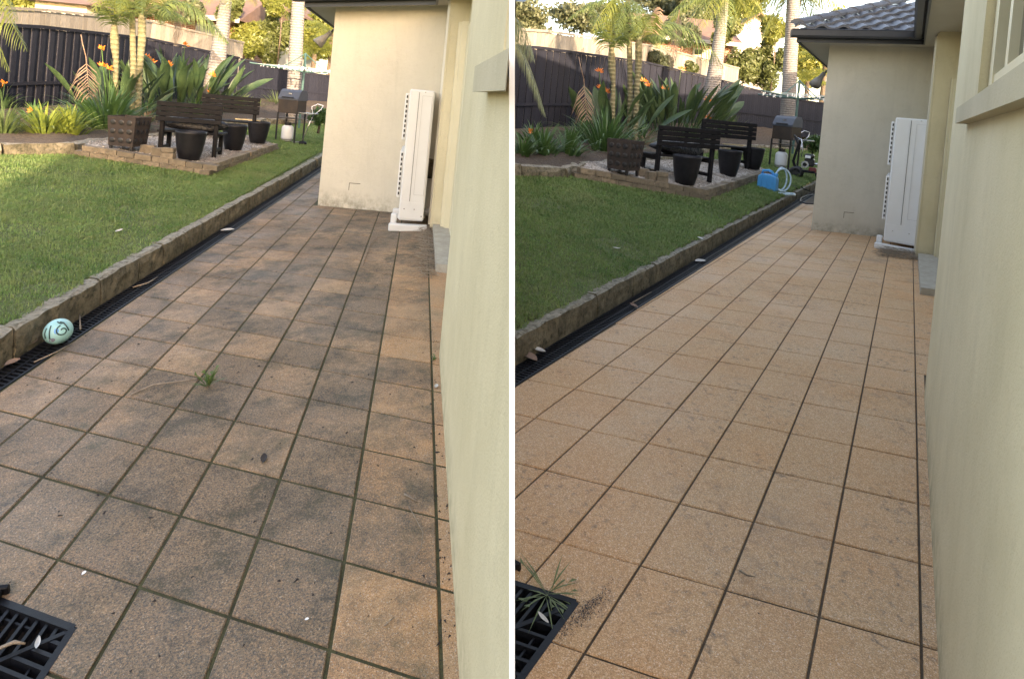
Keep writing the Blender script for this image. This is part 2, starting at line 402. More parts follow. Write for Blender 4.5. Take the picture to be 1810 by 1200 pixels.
def leafm(name, a, b, tr=.35, rough=.42, sc_=3):
    k = Mat(name); n = k.noise(sc_, 3); r = k.noise(31, 2)
    c = k.mix(k.ramp(n, [(.35, 0.), (.65, 1.)]), a, b); c = k.mix(k.math('MULTIPLY', k.ramp(r, [(.4, 0.), (.7, 1.)]), .4), c, tuple(min(1, x * 1.6) for x in b))
    k.col(c).rough(rough).spec(.45); k.translucent(k.mix(.5, c, tuple(min(1, x * 1.8) for x in b)), tr); return k.m
M['frond'] = leafm('palm_frond', (.060, .095, .032), (.125, .165, .050), .35)
M['frond_y'] = leafm('yellow_green_frond', (.095, .125, .028), (.175, .195, .045), .4)
M['frond_pale'] = leafm('pale_green_frond', (.16, .19, .08), (.27, .28, .15), .4)
M['frond_dead'] = leafm('dead_brown_frond', (.15, .095, .06), (.26, .18, .12), .2, .8)
M['paddle'] = leafm('paddle_leaf', (.022, .050, .024), (.050, .085, .036), .15, .38)
M['strap'] = leafm('strap_leaf', (.030, .080, .022), (.070, .135, .040), .25, .38)
M['strap_y'] = leafm('bright_strap_leaf', (.12, .17, .03), (.20, .24, .05), .35, .4)
M['tuft'] = leafm('grassy_tuft_leaf', (.06, .10, .03), (.12, .16, .06), .3, .5)
M['shrub'] = leafm('small_shrub_leaf', (.050, .070, .024), (.115, .135, .045), .3, .45, .6)
M['shrub_y'] = leafm('yellow_green_leaf', (.095, .12, .026), (.17, .185, .045), .35, .45, .6)
M['tree'] = leafm('grey_green_leaf', (.050, .062, .034), (.10, .115, .062), .3, .5, .4)
M['flower'] = plain('orange_petal', (.50, .13, .02), (.56, .19, .03), 30, .5, 0)
M['weed'] = leafm('weed_leaf', (.06, .10, .03), (.10, .16, .05), .3)
M['dryleaf'] = plain('dry_leaf', (.16, .10, .075), (.28, .19, .14), 40, .8, .3, 90)
M['paleleaf'] = plain('bleached_leaf', (.42, .40, .37), (.55, .53, .49), 40, .7, .3, 90)
M['twig'] = plain('twig', (.16, .12, .09), (.30, .24, .18), 40, .9, .3, 90)
M['debris'] = plain('dark_debris', (.012, .010, .010), (.035, .025, .022), 30, .8, .2, 90)
M['grit'] = plain('wet_grit', (.012, .012, .015), (.03, .03, .034), 30, .5, 0)
M['concrete'] = plain('concrete_step', (.30, .27, .22), (.42, .385, .32), 14, .9, .4, 60, bd=.01)
M['blue'] = plain('blue_plastic', (.03, .30, .62), (.04, .34, .66), 6, .40, .04)
M['hose'] = plain('pale_blue_hose', (.42, .58, .66), (.48, .63, .70), 6, .35, 0)
M['blackhose'] = plain('black_rubber', (.012, .012, .013), (.02, .02, .022), 6, .45, .05)
M['red'] = plain('dark_red_paint', (.16, .02, .025), (.20, .03, .03), 6, .4, .05)
M['green_metal'] = plain('green_enamel', (.030, .085, .080), (.045, .11, .10), 6, .45, .05)
M['line'] = plain('clothes_line', (.30, .40, .38), (.38, .46, .44), 6, .6, 0)
M['ochre'] = plain('raw_timber', (.52, .40, .22), (.60, .47, .28), 10, .75, .2)
M['straw'] = plain('dry_needles', (.20, .16, .12), (.34, .28, .22), 60, .9, 0)
def ductm(): return plain('pale_cable_duct', (.60, .57, .49), (.64, .61, .53), 3, .45, .02)
M['duct'] = ductm()

# ------------------------------------------------------------------ the setting: ground, paths, lawns
WALL_U, COLW, COLE = 6.15, 900.0, 909.0
g = MB(); g.quad((-400, -60, -2.2), (400, -60, -2.2), (400, 900, -2.2), (-400, 900, -2.2))
tag(g.build('ground', M['ground']), kind='structure')

def keep_line(Y, h, col=898.0):
    """(A,B,C) in grid coordinates keeping what lies right of a picture column, on the plane at height h"""
    k = (col - PX) / F; w = W.T
    fa, fb, ft = w @ Y.a, w @ Y.b, w @ (Y.t + ZV * h)
    return fa[0] - k * fa[2], fb[0] - k * fb[2], ft[0] - k * ft[2]
def udrain(Y, v): return (-1.07 + .0185 * v) if Y.n == 'L' else (-.965 - .0155 * v)
def ukerb(Y, v): return (-1.63 + .0155 * v) if Y.n == 'L' else (-1.53 - .0215 * v)
WING_V = {'L': 19.45, 'R': 20.7}; WING_U = {'L': 1.22, 'R': .98}; VFAR = {'L': 40, 'R': 46}
NEAR_V = -3.2

def path(Y):
    D = Y.n
    joint_h = -.0055
    poly = [(udrain(Y, NEAR_V) - .05, NEAR_V), (WALL_U + 1.4, NEAR_V), (WALL_U + 1.4, 26), (WALL_U, VFAR[D]), (udrain(Y, VFAR[D]) - .05, VFAR[D])]
    if D == 'R': poly = clip_poly(poly, *keep_line(Y, joint_h))
    else: poly = clip_poly(poly, *[-x for x in keep_line(Y, joint_h, 903.)])
    jb = MB(); gx = (1.47, 2.62, -1.70, -.59)
    for pc in (clip_poly(poly, -1, 0, gx[0]), clip_poly(poly, 1, 0, -gx[1]), clip_poly(clip_poly(clip_poly(poly, 1, 0, -gx[0]), -1, 0, gx[1]), 0, 1, -gx[3]), clip_poly(clip_poly(clip_poly(poly, 1, 0, -gx[0]), -1, 0, gx[1]), 0, -1, gx[2])):
        if len(pc) > 2: jb.quad(*[Y.G(u, v, joint_h) for u, v in pc])
    root = jb.build('path', M['joint_' + D])
    tag(root, ('weathered tiled side path with mossy joints' if D == 'L' else 'washed orange tiled side path'), kind='structure')
    root['kind'] = 'structure'
    hg = .0062 if D == 'L' else .0040; ga, gb = hg / np.linalg.norm(Y.a), hg / np.linalg.norm(Y.b)
    an, bn = Y.a / np.linalg.norm(Y.a), Y.b / np.linalg.norm(Y.b)
    nrm = np.cross(Y.a, Y.b); nrm /= np.linalg.norm(nrm)
    ngrate = 0
    for v in range(-4, 30):
        for u in range(-3, 7):
            u0, u1, v0, v1 = u + ga, u + 1 - ga, v + gb, v + 1 - gb
            if u == 6: u1 = WALL_U + .02 if v < 6 or v > 16.9 else WALL_U + .98
            if v + 1 > WING_V[D] and u >= 1: v1 = min(v1, WING_V[D] + .02)
            if v1 - v0 < .06 or u1 <= u0: continue
            if u >= 1 and v >= WING_V[D]: continue
            poly = [(u0, v0), (u1, v0), (u1, v1), (u0, v1)]
            # cut along the drain
            k0, k1 = udrain(Y, 0) + .03, udrain(Y, 1) - udrain(Y, 0)
            poly = clip_poly(poly, 1, -k1, -k0)
            if D == 'R': poly = clip_poly(poly, *keep_line(Y, 0))
            else: poly = clip_poly(poly, *[-x for x in keep_line(Y, 0, 902.)])
            if len(poly) < 3: continue
            # the drain pit is cut out of one tile
            gx0, gx1, gy0, gy1 = 1.45, 2.64, -1.72, -.57
            polys = [poly]; cut = False
            dz = R.uniform(-.0012, .0012); tl = (R.uniform(-.004, .004), R.uniform(-.004, .004)); gj, hj = R.gauss(0, 1), R.uniform(-.12, .12)
            if u0 < gx1 and u1 > gx0 and v0 < gy1 and v1 > gy0:
                left = clip_poly(poly, -1, 0, gx0); right = clip_poly(poly, 1, 0, -gx1)
                mid = clip_poly(clip_poly(poly, 1, 0, -gx0), -1, 0, gx1)
                cut = True; tl = (0, 0); polys = [p for p in (left, right, clip_poly(mid, 0, 1, -gy1), clip_poly(mid, 0, -1, gy0)) if len(p) > 2]
            for poly in polys:
                c = np.mean(poly, 0); P = Y.G(c[0], c[1], 0)
                area = abs(sum(poly[i][0] * poly[(i + 1) % len(poly)][1] - poly[(i + 1) % len(poly)][0] * poly[i][1] for i in range(len(poly)))) / 2
                if area < .012: continue
                pr = proj(P)
                if pr[2] < .5 or pr[0] < -260 or pr[1] > 1500: continue
                top = [Y.G(p[0], p[1]) - P for p in poly]; n = len(top)
                top = [p + nrm * (dz + tl[0] * (p @ an) + tl[1] * (p @ bn)) for p in top]
                ctr = np.mean(top, 0)
                ins = top if cut else [p + (ctr - p) / np.linalg.norm(ctr - p) * .0040 for p in top]
                V = [p for p in ins] + [p - nrm * .0035 for p in top] + [p - nrm * .03 for p in top]
                Fc = [list(range(n))] + [[i + n, (i + 1) % n + n, (i + 1) % n, i] for i in range(n)] + [[i + 2 * n, (i + 1) % n + 2 * n, (i + 1) % n + n, i + n] for i in range(n)]
                o = mk('tile', V, Fc, M['tile_' + D], root, False, P)
                w = (u + .5) / 6.
                if D == 'L':
                    d = .79 + gj * .12 - .42 * max(0, (u - 4.3)) * (v < 12) / 1.2 - .10 * (5 <= v <= 8 and u < 1) + .10 * (v > 11)
                    if v <= 1 and u <= 4: d += .14
                    hue = .05 + .80 * (u >= 5) + hj
                else:
                    d = .14 + gj * .06 + .07 * (v > 12) + .05 * ((u, v) in ((2, 1), (3, -1), (5, -2), (4, 1)))
                    hue = .55 + .4 * (u >= 5) + hj
                o.color = (min(max(d, 0), 1), min(max(hue, 0), 1), 0, 1)
    return root
for Y in (LY, RY): path(Y)

# ------------------------------------------------------------------ kerbs and channel drains
def frame_at(Y, u, v): return Y.G(u, v)
def kerb(Y):
    root = empty('stone_kerb', Y.G(ukerb(Y, 2), 2)); o0 = Y.G(ukerb(Y, 2), 2)
    tag(root, 'rough sandstone kerb between lawn and ' + ('the dirty mossy path' if Y.n == 'L' else 'the clean orange path'), 'kerb', 'stone kerbs beside the lawns')
    v = .2; rr = random.Random(3)
    while v < VFAR[Y.n]:
        ln = rr.uniform(1.2, 2.2) * (1.0 if v < 14 else 1.5)
        v1 = v + ln; n = 7
        pr = proj(Y.G(ukerb(Y, v1), v1))
        v_ = v
        if Y.n == 'R' and pr[0] > 896:
            while proj(Y.G(ukerb(Y, v) - .3, v))[0] < 872: v += .05
            ln = v1 - v
        if (Y.n == 'L' and pr[0] > -40) or (Y.n == 'R' and pr[0] > 896):
            V = []; gap = .018; du = rr.uniform(-.03, .03)
            hh = rr.uniform(-.006, .008)
            for i in range(n):
                vv = v + gap + (ln - 2 * gap) * i / (n - 1); uk = ukerb(Y, vv) + du
                j = lambda s: rr.gauss(0, s)
                top = Y.kh + .012 + hh
                V += [Y.G(uk + j(.01), vv, -.03), Y.G(uk + j(.016), vv, .05), Y.G(uk - .01 + j(.018), vv, .12), Y.G(uk - .035 + j(.014), vv, top - .010 + j(.003)),
                      Y.G(uk - .12 + j(.015), vv, top + j(.003)), Y.G(uk - .36 + j(.04), vv, top - .002 + j(.003)), Y.G(uk - .42, vv, -.03)]
            Fc = []
            for i in range(n - 1):
                for k in range(6): Fc.append([i * 7 + k, i * 7 + k + 1, (i + 1) * 7 + k + 1, (i + 1) * 7 + k])
            Fc += [list(range(7)), [(n - 1) * 7 + k for k in range(6, -1, -1)]]
            mk('stone', [p - o0 for p in V], Fc, M['stone'], root)
        v = v1
for Y in (LY, RY): kerb(Y)

def channel(Y):
    v0 = 1.0 if Y.n == 'L' else 2.55; o0 = Y.G(udrain(Y, v0), v0)
    root = empty('channel_drain', o0)
    tag(root, 'black plastic channel drain grate along the kerb of ' + ('the dirty path' if Y.n == 'L' else 'the clean path'), 'drain', 'channel drains along the paths')
    seg = 1.0 / np.linalg.norm(Y.b); v = v0
    tr = MB(); tr.add([Y.G(ukerb(Y, v0) - .05, v0, -.06) - o0, Y.G(udrain(Y, v0) + .02, v0, -.06) - o0, Y.G(udrain(Y, VFAR[Y.n]) + .02, VFAR[Y.n], -.06) - o0, Y.G(ukerb(Y, VFAR[Y.n]) - .05, VFAR[Y.n], -.06) - o0], [(0, 1, 2, 3)])
    tr.build('trough', M['blackplastic'], root)
    while v < VFAR[Y.n] - 1:
        ve = v + seg - .01; b = MB()
        def P(fr, vv, h):
            ua, ub = ukerb(Y, vv) + .04, udrain(Y, vv) - .01
            return Y.G(ua + (ub - ua) * fr, vv, h) - o0
        def bar(f0, f1, va, vb, h0=-.02, h1=.0):
            b.add([P(f0, va, h0), P(f1, va, h0), P(f1, vb, h0), P(f0, vb, h0), P(f0, va, h1), P(f1, va, h1), P(f1, vb, h1), P(f0, vb, h1)],
                  [(4, 5, 6, 7), (0, 1, 5, 4), (1, 2, 6, 5), (2, 3, 7, 6), (3, 0, 4, 7)])
        for f0, f1 in ((0, .07), (.46, .54), (.90, 1.)): bar(f0, f1, v, ve)
        ns = 28 if v < 16 else 14
        for i in range(ns):
            va = v + (ve - v) * i / ns; vb = va + (ve - v) / ns * .40
            bar(.07, .46, va, vb, -.018, -.003); bar(.54, .90, va + .03, vb + .03, -.018, -.003)
        b.build('grate', M['blackplastic'], root)
        v += seg
for Y in (LY, RY): channel(Y)

# ------------------------------------------------------------------ planting bed, gravel terrace, lawn
BEDLINE = [(-150, 250), (-60, 255), (115, 260), (150, 250), (265, 240), (330, 228), (400, 214), (470, 211), (600, 216)]
FENCE_PX = [(-150, 206, 40), (60, 190, 50), (250, 178, 70)]    # foot x, foot y, top y
FAR_PX = [(416, 172, 106, 21.5, 26.), (508, 176, 126, 24.5, 29.), (640, 182, 144, 28., 33.)]
def farp(Y, i, top=False):
    x, y0, y1, zl, zr = FAR_PX[i]; return at(*Y.m(x, y1 if top else y0), zl if Y.n == 'L' else zr)
def platp(Y, x, y): return Y.lp(*Y.m(x, y), .16 if Y.n == 'L' else .18)
def depth(P): return proj(P)[2]
def terrace_poly(Y):
    return [platp(Y, *p) for p in ((146, 259), (372, 293), (490, 255), (430, 236), (262, 240), (160, 245))]
def yard_ground(Y):
    # lawn sheet
    us, vs = np.linspace(-60, Y.uk + .05, 60), np.linspace(0.2, 130, 90)
    if Y.n == 'R': us = np.linspace(-70, Y.uk + .05, 60); vs = np.linspace(.2, 190, 90)
    V, Fc = [], []
    keep = {}
    for j, v in enumerate(vs):
        for i, u in enumerate(us):
            uu = u if i < len(us) - 1 else ukerb(Y, min(v, 45)) - .30
            P = Y.LG(min(u, uu) if i < len(us) - 1 else uu, v); keep[(i, j)] = len(V); V.append(P)
    for j in range(len(vs) - 1):
        for i in range(len(us) - 1):
            q = [keep[(i, j)], keep[(i + 1, j)], keep[(i + 1, j + 1)], keep[(i, j + 1)]]
            c = np.mean([V[k] for k in q], 0); pr = proj(c)
            if Y.n == 'R' and pr[2] > 0 and pr[0] < 870: continue
            if Y.n == 'L' and (pr[2] <= .5 or pr[0] > 800): continue
            Fc.append(q)
    tag(mk('lawn', V, Fc, M['soil']), kind='structure')
    # mulch bed: a raised sheet from the stone edging up to the fence
    front = [Y.lp(*Y.m(*p), .13) for p in BEDLINE]
    back = [Y.lp(*Y.m(x, y - 1.0), .10) for x, y, _ in FENCE_PX[:3]] + [farp(Y, 0), farp(Y, 1), farp(Y, 2)]
    n = 40
    def along(poly, s):
        d = [0];
        for i in range(len(poly) - 1): d.append(d[-1] + np.linalg.norm(poly[i + 1] - poly[i]))
        x = s * d[-1]
        for i in range(len(poly) - 1):
            if x <= d[i + 1] + 1e-9: t = (x - d[i]) / (d[i + 1] - d[i]); return poly[i] * (1 - t) + poly[i + 1] * t
        return poly[-1]
    V, Fc = [], []; rows = 14
    for i in range(n + 1):
        a, b = along(front, i / n), along(back, i / n)
        for j in range(rows):
            t = j / (rows - 1); p = a * (1 - t) + b * t; p = p + ZV * (R.gauss(0, .025) if 0 < j < rows - 1 else 0); V.append(p)
    for i in range(n):
        for j in range(rows - 1): Fc.append([i * rows + j, (i + 1) * rows + j, (i + 1) * rows + j + 1, i * rows + j + 1])
    tag(mk('garden_bed', V, Fc, M['mulch'], smooth=True), kind='structure')
    Y.front = [along(front, i / 60) for i in range(61)]
    # edging stones in front of the bed
    root = empty('bed_edging', front[1])
    tag(root, 'low stone edging in front of the planting bed ' + ('left of the dark wall end' if Y.n == 'L' else 'behind the washed path yard'), 'edging', 'stone edgings of the planting beds')
    root['label'] = 'low rough stone edging of the planting bed ' + ('in the left yard' if Y.n == 'L' else 'in the right yard')
    rr = random.Random(5); s = 0.
    L = sum(np.linalg.norm(front[i + 1] - front[i]) for i in range(len(front) - 1))
    while s < 1:
        ln = rr.uniform(.45, .8) / L * 1.2; p, q = along(front, s), along(front, min(1, s + ln * .97)); s += ln
        if np.linalg.norm(q - p) < .1: continue
        d = (q - p); d[2] = 0; d /= np.linalg.norm(d); nrm = np.array([d[1], -d[0], 0])
        V = []
        for i in range(5):
            c = p + (q - p) * i / 4; e = lambda k: rr.gauss(0, k)
            V += [c + nrm * (.10 + e(.012)) - ZV * .22, c + nrm * (.09 + e(.015)) + ZV * (-.06 + e(.01)), c + nrm * (.06 + e(.012)) + ZV * (.015 + e(.012)), c - nrm * (.06 + e(.015)) + ZV * (.025 + e(.012)), c - nrm * .10 - ZV * .15]
        Fc = [[i * 5 + k, i * 5 + k + 1, (i + 1) * 5 + k + 1, (i + 1) * 5 + k] for i in range(4) for k in range(4)] + [[0, 1, 2, 3, 4], [24, 23, 22, 21, 20]]
        mk('stone', [x - front[1] for x in V], Fc, M['stone'], root)
    # gravel terrace with brick edging
    T = terrace_poly(Y); Y.terr = T
    drop = ZV * .6
    b = MB(); n = len(T); ins = np.mean(T, 0)
    b.add([p - ZV * .015 for p in T] + [p - drop for p in T], [list(range(n))] + [[i, (i + 1) % n, n + (i + 1) % n, n + i] for i in range(n)])
    tag(fix(b.build('gravel_terrace', M['gravel'])), kind='structure')
    # loose gravel chips on it
    nst = 2600; A = np.array([p[:2] for p in T]); lo, hi = A.min(0), A.max(0)
    X = rng.uniform(lo[0], hi[0], nst * 3); Yy = rng.uniform(lo[1], hi[1], nst * 3); k = in_poly(X, Yy, A); X, Yy = X[k][:nst], Yy[k][:nst]
    nn = np.cross(T[1] - T[0], T[2] - T[0]); nn /= nn[2]
    Zz = T[0][2] - (nn[0] * (X - T[0][0]) + nn[1] * (Yy - T[0][1])) - .012
    octa = np.array([(1, 0, 0), (-.5, .87, 0), (-.5, -.87, 0), (0, 0, .8)]); Vv = np.zeros((len(X), 4, 3)); sz = rng.uniform(.010, .026, (len(X), 1, 1)); an = rng.uniform(0, 6.3, len(X))
    rot = octa[None] * sz; cx, sx = np.cos(an)[:, None], np.sin(an)[:, None]
    Vv[..., 0] = X[:, None] + rot[..., 0] * cx - rot[..., 1] * sx; Vv[..., 1] = Yy[:, None] + rot[..., 0] * sx + rot[..., 1] * cx; Vv[..., 2] = Zz[:, None] + rot[..., 2]
    tri = np.array([(0, 1, 3), (1, 2, 3), (2, 0, 3)]); Tt = (np.arange(len(X))[:, None, None] * 4 + tri[None]).reshape(-1, 3)
    tag(fast_mesh('gravel', Vv.reshape(-1, 3), Tt, M['gravel']), 'loose pale gravel chips on the terrace under the black benches', 'gravel', kind='stuff')
    root = empty('brick_edging', T[1]); rr = random.Random(9)
    tag(root, 'weathered brick edging of the gravel terrace ' + ('in the left yard' if Y.n == 'L' else 'in the right yard'), 'edging', 'brick edgings of the gravel terraces')
    s_ = depth(T[1]) / 8.2
    for (p, q) in ((T[0], T[1]), (T[1], T[2])):
        L = np.linalg.norm(q - p); d = (q - p) / L; nr = np.array([d[1], -d[0], 0]); bl = .23 * s_; bh = .072 * s_; bt = .11 * s_
        for c in range(3):
            x = -(.5 * bl if c % 2 else 0)
            while x < L - .02:
                x1 = min(x + bl - .012, L + .1); x0 = max(x, -.09)
                jj = rr.gauss(0, .006); o_ = nr * (.0 + jj)
                z1 = .012 - c * (bh + .012) + rr.gauss(0, .004); z0 = z1 - bh
                P0, P1 = p + d * x0 + o_, p + d * x1 + o_
                f2, k2 = nr * .02, -nr * bt
                V = [P0 + f2 + ZV * z0, P1 + f2 + ZV * z0, P1 + k2 + ZV * z0, P0 + k2 + ZV * z0, P0 + f2 + ZV * z1, P1 + f2 + ZV * z1, P1 + k2 + ZV * z1, P0 + k2 + ZV * z1]
                mk('brick', [w - T[1] for w in V], [(4, 5, 6, 7), (0, 1, 5, 4), (1, 2, 6, 5), (2, 3, 7, 6), (3, 0, 4, 7)], M['brick'], root)
                x += bl
for Y in (LY, RY): yard_ground(Y)

def grass(Y):
    n = 330000
    # uniform per picture area near, thinning far away: sample in grid, keep by distance
    vmax = 60 if Y.n == 'L' else 90
    u = -1.78 - rng.power(1.0, n * 2) * 14.5; v = .6 + (vmax - .6) * rng.random(n * 2) ** 2.1
    P = EYE + Y.t + np.outer(u, Y.a) + np.outer(v, Y.b); P[:, 2] += Y.kh + Y.sl * (Y.uk - u)
    c = (P - EYE) @ W; px, py, z = PX + F * c[:, 0] / c[:, 2], PY + F * c[:, 1] / c[:, 2], c[:, 2]
    uk = np.where(True, (-1.63 + .0155 * v) if Y.n == 'L' else (-1.53 - .0215 * v), 0)
    patch = np.sin(P[:, 0] * 3.1 + 1.3 * np.sin(P[:, 1] * 2.2)) * np.sin(P[:, 1] * 2.7 + 1.7 * np.sin(P[:, 0] * 1.9)); ok = (u < uk - .26 + .12 * np.sin(v * 7.) * np.sin(v * 2.3)) & (z > 1) & (rng.random(len(u)) < np.where(patch > .55, .45, 1.))
    ok &= (px > -25) & (px < 640) if Y.n == 'L' else (px > 893) & (px < 1480)
    A = [p[:2] for p in Y.terr]; ok &= ~in_poly(P[:, 0], P[:, 1], A)
    fr = [p[:2] for p in Y.front]; far = [(p[0] * 1, p[1] + 80) for p in (Y.front[-1], Y.front[0])]
    ok &= ~in_poly(P[:, 0], P[:, 1], fr + far)
    P, z = P[ok][:n], z[ok][:n]; m = len(P)
    ln = rng.uniform(.016, .046, m) * np.clip(z / 6, .85, 2.0); wd = rng.uniform(.0022, .0042, m) * np.clip(z / 4.5, .8, 3.5)
    an = rng.uniform(0, 6.283, m); ti = rng.uniform(.15, 1.15, m)
    dx, dy = np.cos(an), np.sin(an)
    base = P - np.array([0, 0, .004])
    side = np.stack([-dy, dx, np.zeros(m)], 1) * wd[:, None]
    tip = base + np.stack([dx * np.sin(ti) * ln, dy * np.sin(ti) * ln, np.cos(ti) * ln], 1)
    mid = base + np.stack([dx * np.sin(ti * .5) * ln * .55, dy * np.sin(ti * .5) * ln * .55, np.cos(ti * .5) * ln * .6], 1)
    V = np.stack([base - side, base + side, mid + side * .8, mid - side * .8, tip], 1).reshape(-1, 3)
    k = np.arange(m)[:, None] * 5
    T = np.concatenate([k + np.array([[0, 1, 2]]), k + np.array([[0, 2, 3]]), k + np.array([[3, 2, 4]])], 0)
    tag(fast_mesh('grass', V, T, M['grass']), 'short mown green lawn grass ' + ('in the left yard' if Y.n == 'L' else 'in the right yard'), 'grass', kind='stuff')
for Y in (LY, RY): grass(Y)

# ------------------------------------------------------------------ the two houses
def house(Y):
    D = Y.n; LFT = D == 'L'
    o0 = Y.G(WALL_U, 3); root = empty('house', o0)
    tag(root, ('cream rendered house whose thin white edged wall ends between the two yards' if LFT else 'cream rendered house with charcoal gutter and tiled wing roof beside the clean path'), 'house', 'rendered houses beside the paths')
    WV, WU = WING_V[D], WING_U[D]
    zg = Y.G(WU, WV)[2]; zt = zg + (2.78 if LFT else 3.10)          # soffit level
    VB = WV + (14 if LFT else 16)
    def Q(u, v, h): return Y.G(u, v, h) - o0
    HT = zt - zg
    def QT(u, v, z=None): return Y.G(u, v, HT if z is None else z - zg) - o0
    low = -.12
    VD = 6.4 if LFT else 5.0                                         # far edge of the near wall, where the door recess begins
    RV, RD = 16.9, (6.80 if LFT else 7.15)                                              # far side of the recess, its depth
    # ---- near wall with the window opening
    m = MB(); hs = 1.66 if LFT else 1.74; WVV = 1.15 if LFT else 1.45
    if LFT:
        e = lambda h, u=WALL_U, c=COLW: Y.vcol(c, u, h)
        H = [low, .4, .9, 1.3, hs]
        for h0, h1 in zip(H[:-1], H[1:]): m.quad(Q(WALL_U, e(h0), h0), Q(WALL_U, VD, h0), Q(WALL_U, VD, h1), Q(WALL_U, e(h1), h1))
        def htop(v, u=WALL_U): return min(HT, max(2.0, 1.95 + .13 * (v + .5)))
        vv = np.linspace(WVV, VD, 6)
        for va, vb in zip(vv[:-1], vv[1:]): m.quad(Q(WALL_U, va, hs), Q(WALL_U, vb, hs), Q(WALL_U, vb, htop(vb)), Q(WALL_U, va, htop(va)))
        uc_ = 6.18; m.quad(Q(uc_ - .01, e(1.6, uc_ - .01), 1.6), Q(uc_ - .01, WVV, 1.6), Q(uc_ - .01, WVV, htop(WVV)), Q(uc_ - .01, e(2., uc_ - .01), 2.)); m.quad(Q(WALL_U, WVV, hs), Q(WALL_U, WVV, htop(WVV)), Q(uc_, WVV, htop(WVV)), Q(uc_, WVV, hs))
    else:
        VE = -2.86; WN = -2.05
        m.quad(Q(WALL_U, VE, low), Q(WALL_U, VD, low), Q(WALL_U, VD, hs), Q(WALL_U, VE, hs))
        m.quad(Q(WALL_U, WVV, hs), Q(WALL_U, VD, hs), QT(WALL_U, VD), QT(WALL_U, WVV))
        m.quad(Q(WALL_U, VE, hs), Q(WALL_U, WN, hs), QT(WALL_U, WN), QT(WALL_U, VE))
        m.quad(Q(WALL_U, WN, 2.62), Q(WALL_U, WVV, 2.62), QT(WALL_U, WVV), QT(WALL_U, WN))
        for v in (WVV, WN): m.quad(Q(WALL_U, v, hs), QT(WALL_U, v), QT(6.62, v), Q(6.62, v, hs))
        m.quad(Q(WALL_U, VE, low), QT(WALL_U, VE), QT(9.5, VE), Q(9.5, VE, low))
    # recess: near cheek, back, far cheek, then the wall on to the wing
    m.quad(Q(WALL_U, VD, low), QT(WALL_U, VD), QT(RD, VD), Q(RD, VD, low))
    m.quad(Q(RD, VD, low), QT(RD, VD), QT(RD, RV), Q(RD, RV, low))
    m.quad(Q(RD, RV, low), QT(RD, RV), QT(WALL_U, RV), Q(WALL_U, RV, low))
    m.quad(Q(WALL_U, RV, low), QT(WALL_U, RV), QT(WALL_U, WV), Q(WALL_U, WV, low))
    m.build('main_wall', M['wall'], root)
    # ---- wing
    m = MB(); m.quad(Q(WU, WV, low), Q(WALL_U + .3, WV, low), QT(WALL_U + .3, WV), QT(WU, WV)); m.quad(Q(WU, WV, low), QT(WU, WV), QT(WU, VB), Q(WU, VB, low))
    m.quad(Q(WU, VB, low), QT(WU, VB), QT(WALL_U, VB), Q(WALL_U, VB, low))
    m.build('wing_wall', M['wing'], root)
    # hairline vent outline low on the wing wall
    m = MB()
    for (ua, ub, ha, hb) in ((2.55, 3.05, .345, .352), (2.55, 2.57, .25, .345)):
        m.quad(Q(ua, WV - .012, ha), Q(ub, WV - .012, ha), Q(ub, WV - .012, hb), Q(ua, WV - .012, hb))
    m.build('vent_outline', M['debris'], root)
    # ---- sill
    m = MB(); s0, s1 = (1.615, 1.715) if LFT else (1.69, 1.76)
    if LFT: P = clip_poly([(5.97, 2.25), (6.2, 2.25), (6.2, -3), (5.97, -3)], *[-x for x in keep_line(Y, 1.72, COLW)])
    else: P = [(5.99, 2.3), (6.66, 2.3), (6.66, WN - .25), (5.99, WN - .25)]
    m.prism([Q(u, v, s0) for u, v in P], ZV * (s1 - s0)); sill_par = root
    # ---- window
    if not LFT:
        w = empty('window', (0, 0, 0)); w.parent = root
        def bar(name, u0, u1, v0, v1, h0, h1, mat, par):
            b = MB(); b.prism([Q(u0, v0, h0), Q(u1, v0, h0), Q(u1, v1, h0), Q(u0, v1, h0)], ZV * (h1 - h0)); return b.build(name, mat, par)
        bar('frame', 6.26, 6.60, WVV - .02, WVV - .30, hs + .06, 2.6, M['frame'], w); bar('frame', 6.38, 6.60, WN + .02, WN + .3, hs + .06, 2.6, M['frame'], w)
        bar('frame', 6.28, 6.60, WVV, WN, hs + .05, hs + .13, M['frame'], w)
        bar('mullion', 6.30, 6.60, .62, .46, hs + .13, 2.6, M['frame'], w); bar('mullion', 6.30, 6.60, -.3, -.5, hs + .13, 2.6, M['frame'], w)
        bar('pane', 6.40, 6.41, WVV - .3, WN + .2, hs + .1, 2.6, M['glass'], w)
        fix(m.build('sill', M['sill'], w))
    else: fix(m.build('sill', M['sill'], root))
    # ---- door in the recess, with its frame and the concrete step
    d = empty('door', (0, 0, 0)); d.parent = root
    def pr(name, u0, u1, v0, v1, h0, h1, mat, par):
        b = MB(); b.prism([Q(u0, v0, h0), Q(u1, v0, h0), Q(u1, v1, h0), Q(u0, v1, h0)], ZV * (h1 - h0)); return fix(b.build(name, mat, par))
    pr('frame', RD - .36, RD - .01, RV - .03, RV - .34, .05, 2.45, M['frame'], d)
    pr('frame', RD - .25, RD - .01, RV - .36, RV - .52, .05, 2.45, M['frame'], d)
    pr('frame', RD - .3, RD - .01, VD + .4, VD + .15, .05, 2.45, M['frame'], d)
    pr('leaf', RD - .06, RD - .02, VD + .42, RV - .54, .05, 2.40, M['frame'], d)
    pr('dark_gap', RD - .075, RD - .061, 10.2, 10.35, .06, 2.38, M['acdark'], d)
    pr('step', 6.19, RD - .02, 11.75, RV - .03, -.05, .075, M['concrete'], root)
    # flush cover strips beside the air conditioner
    pr('cover_strip', 6.02, WALL_U - .005, RV + .62, RV + 1.0, .02, HT - .02, M['duct'], root)
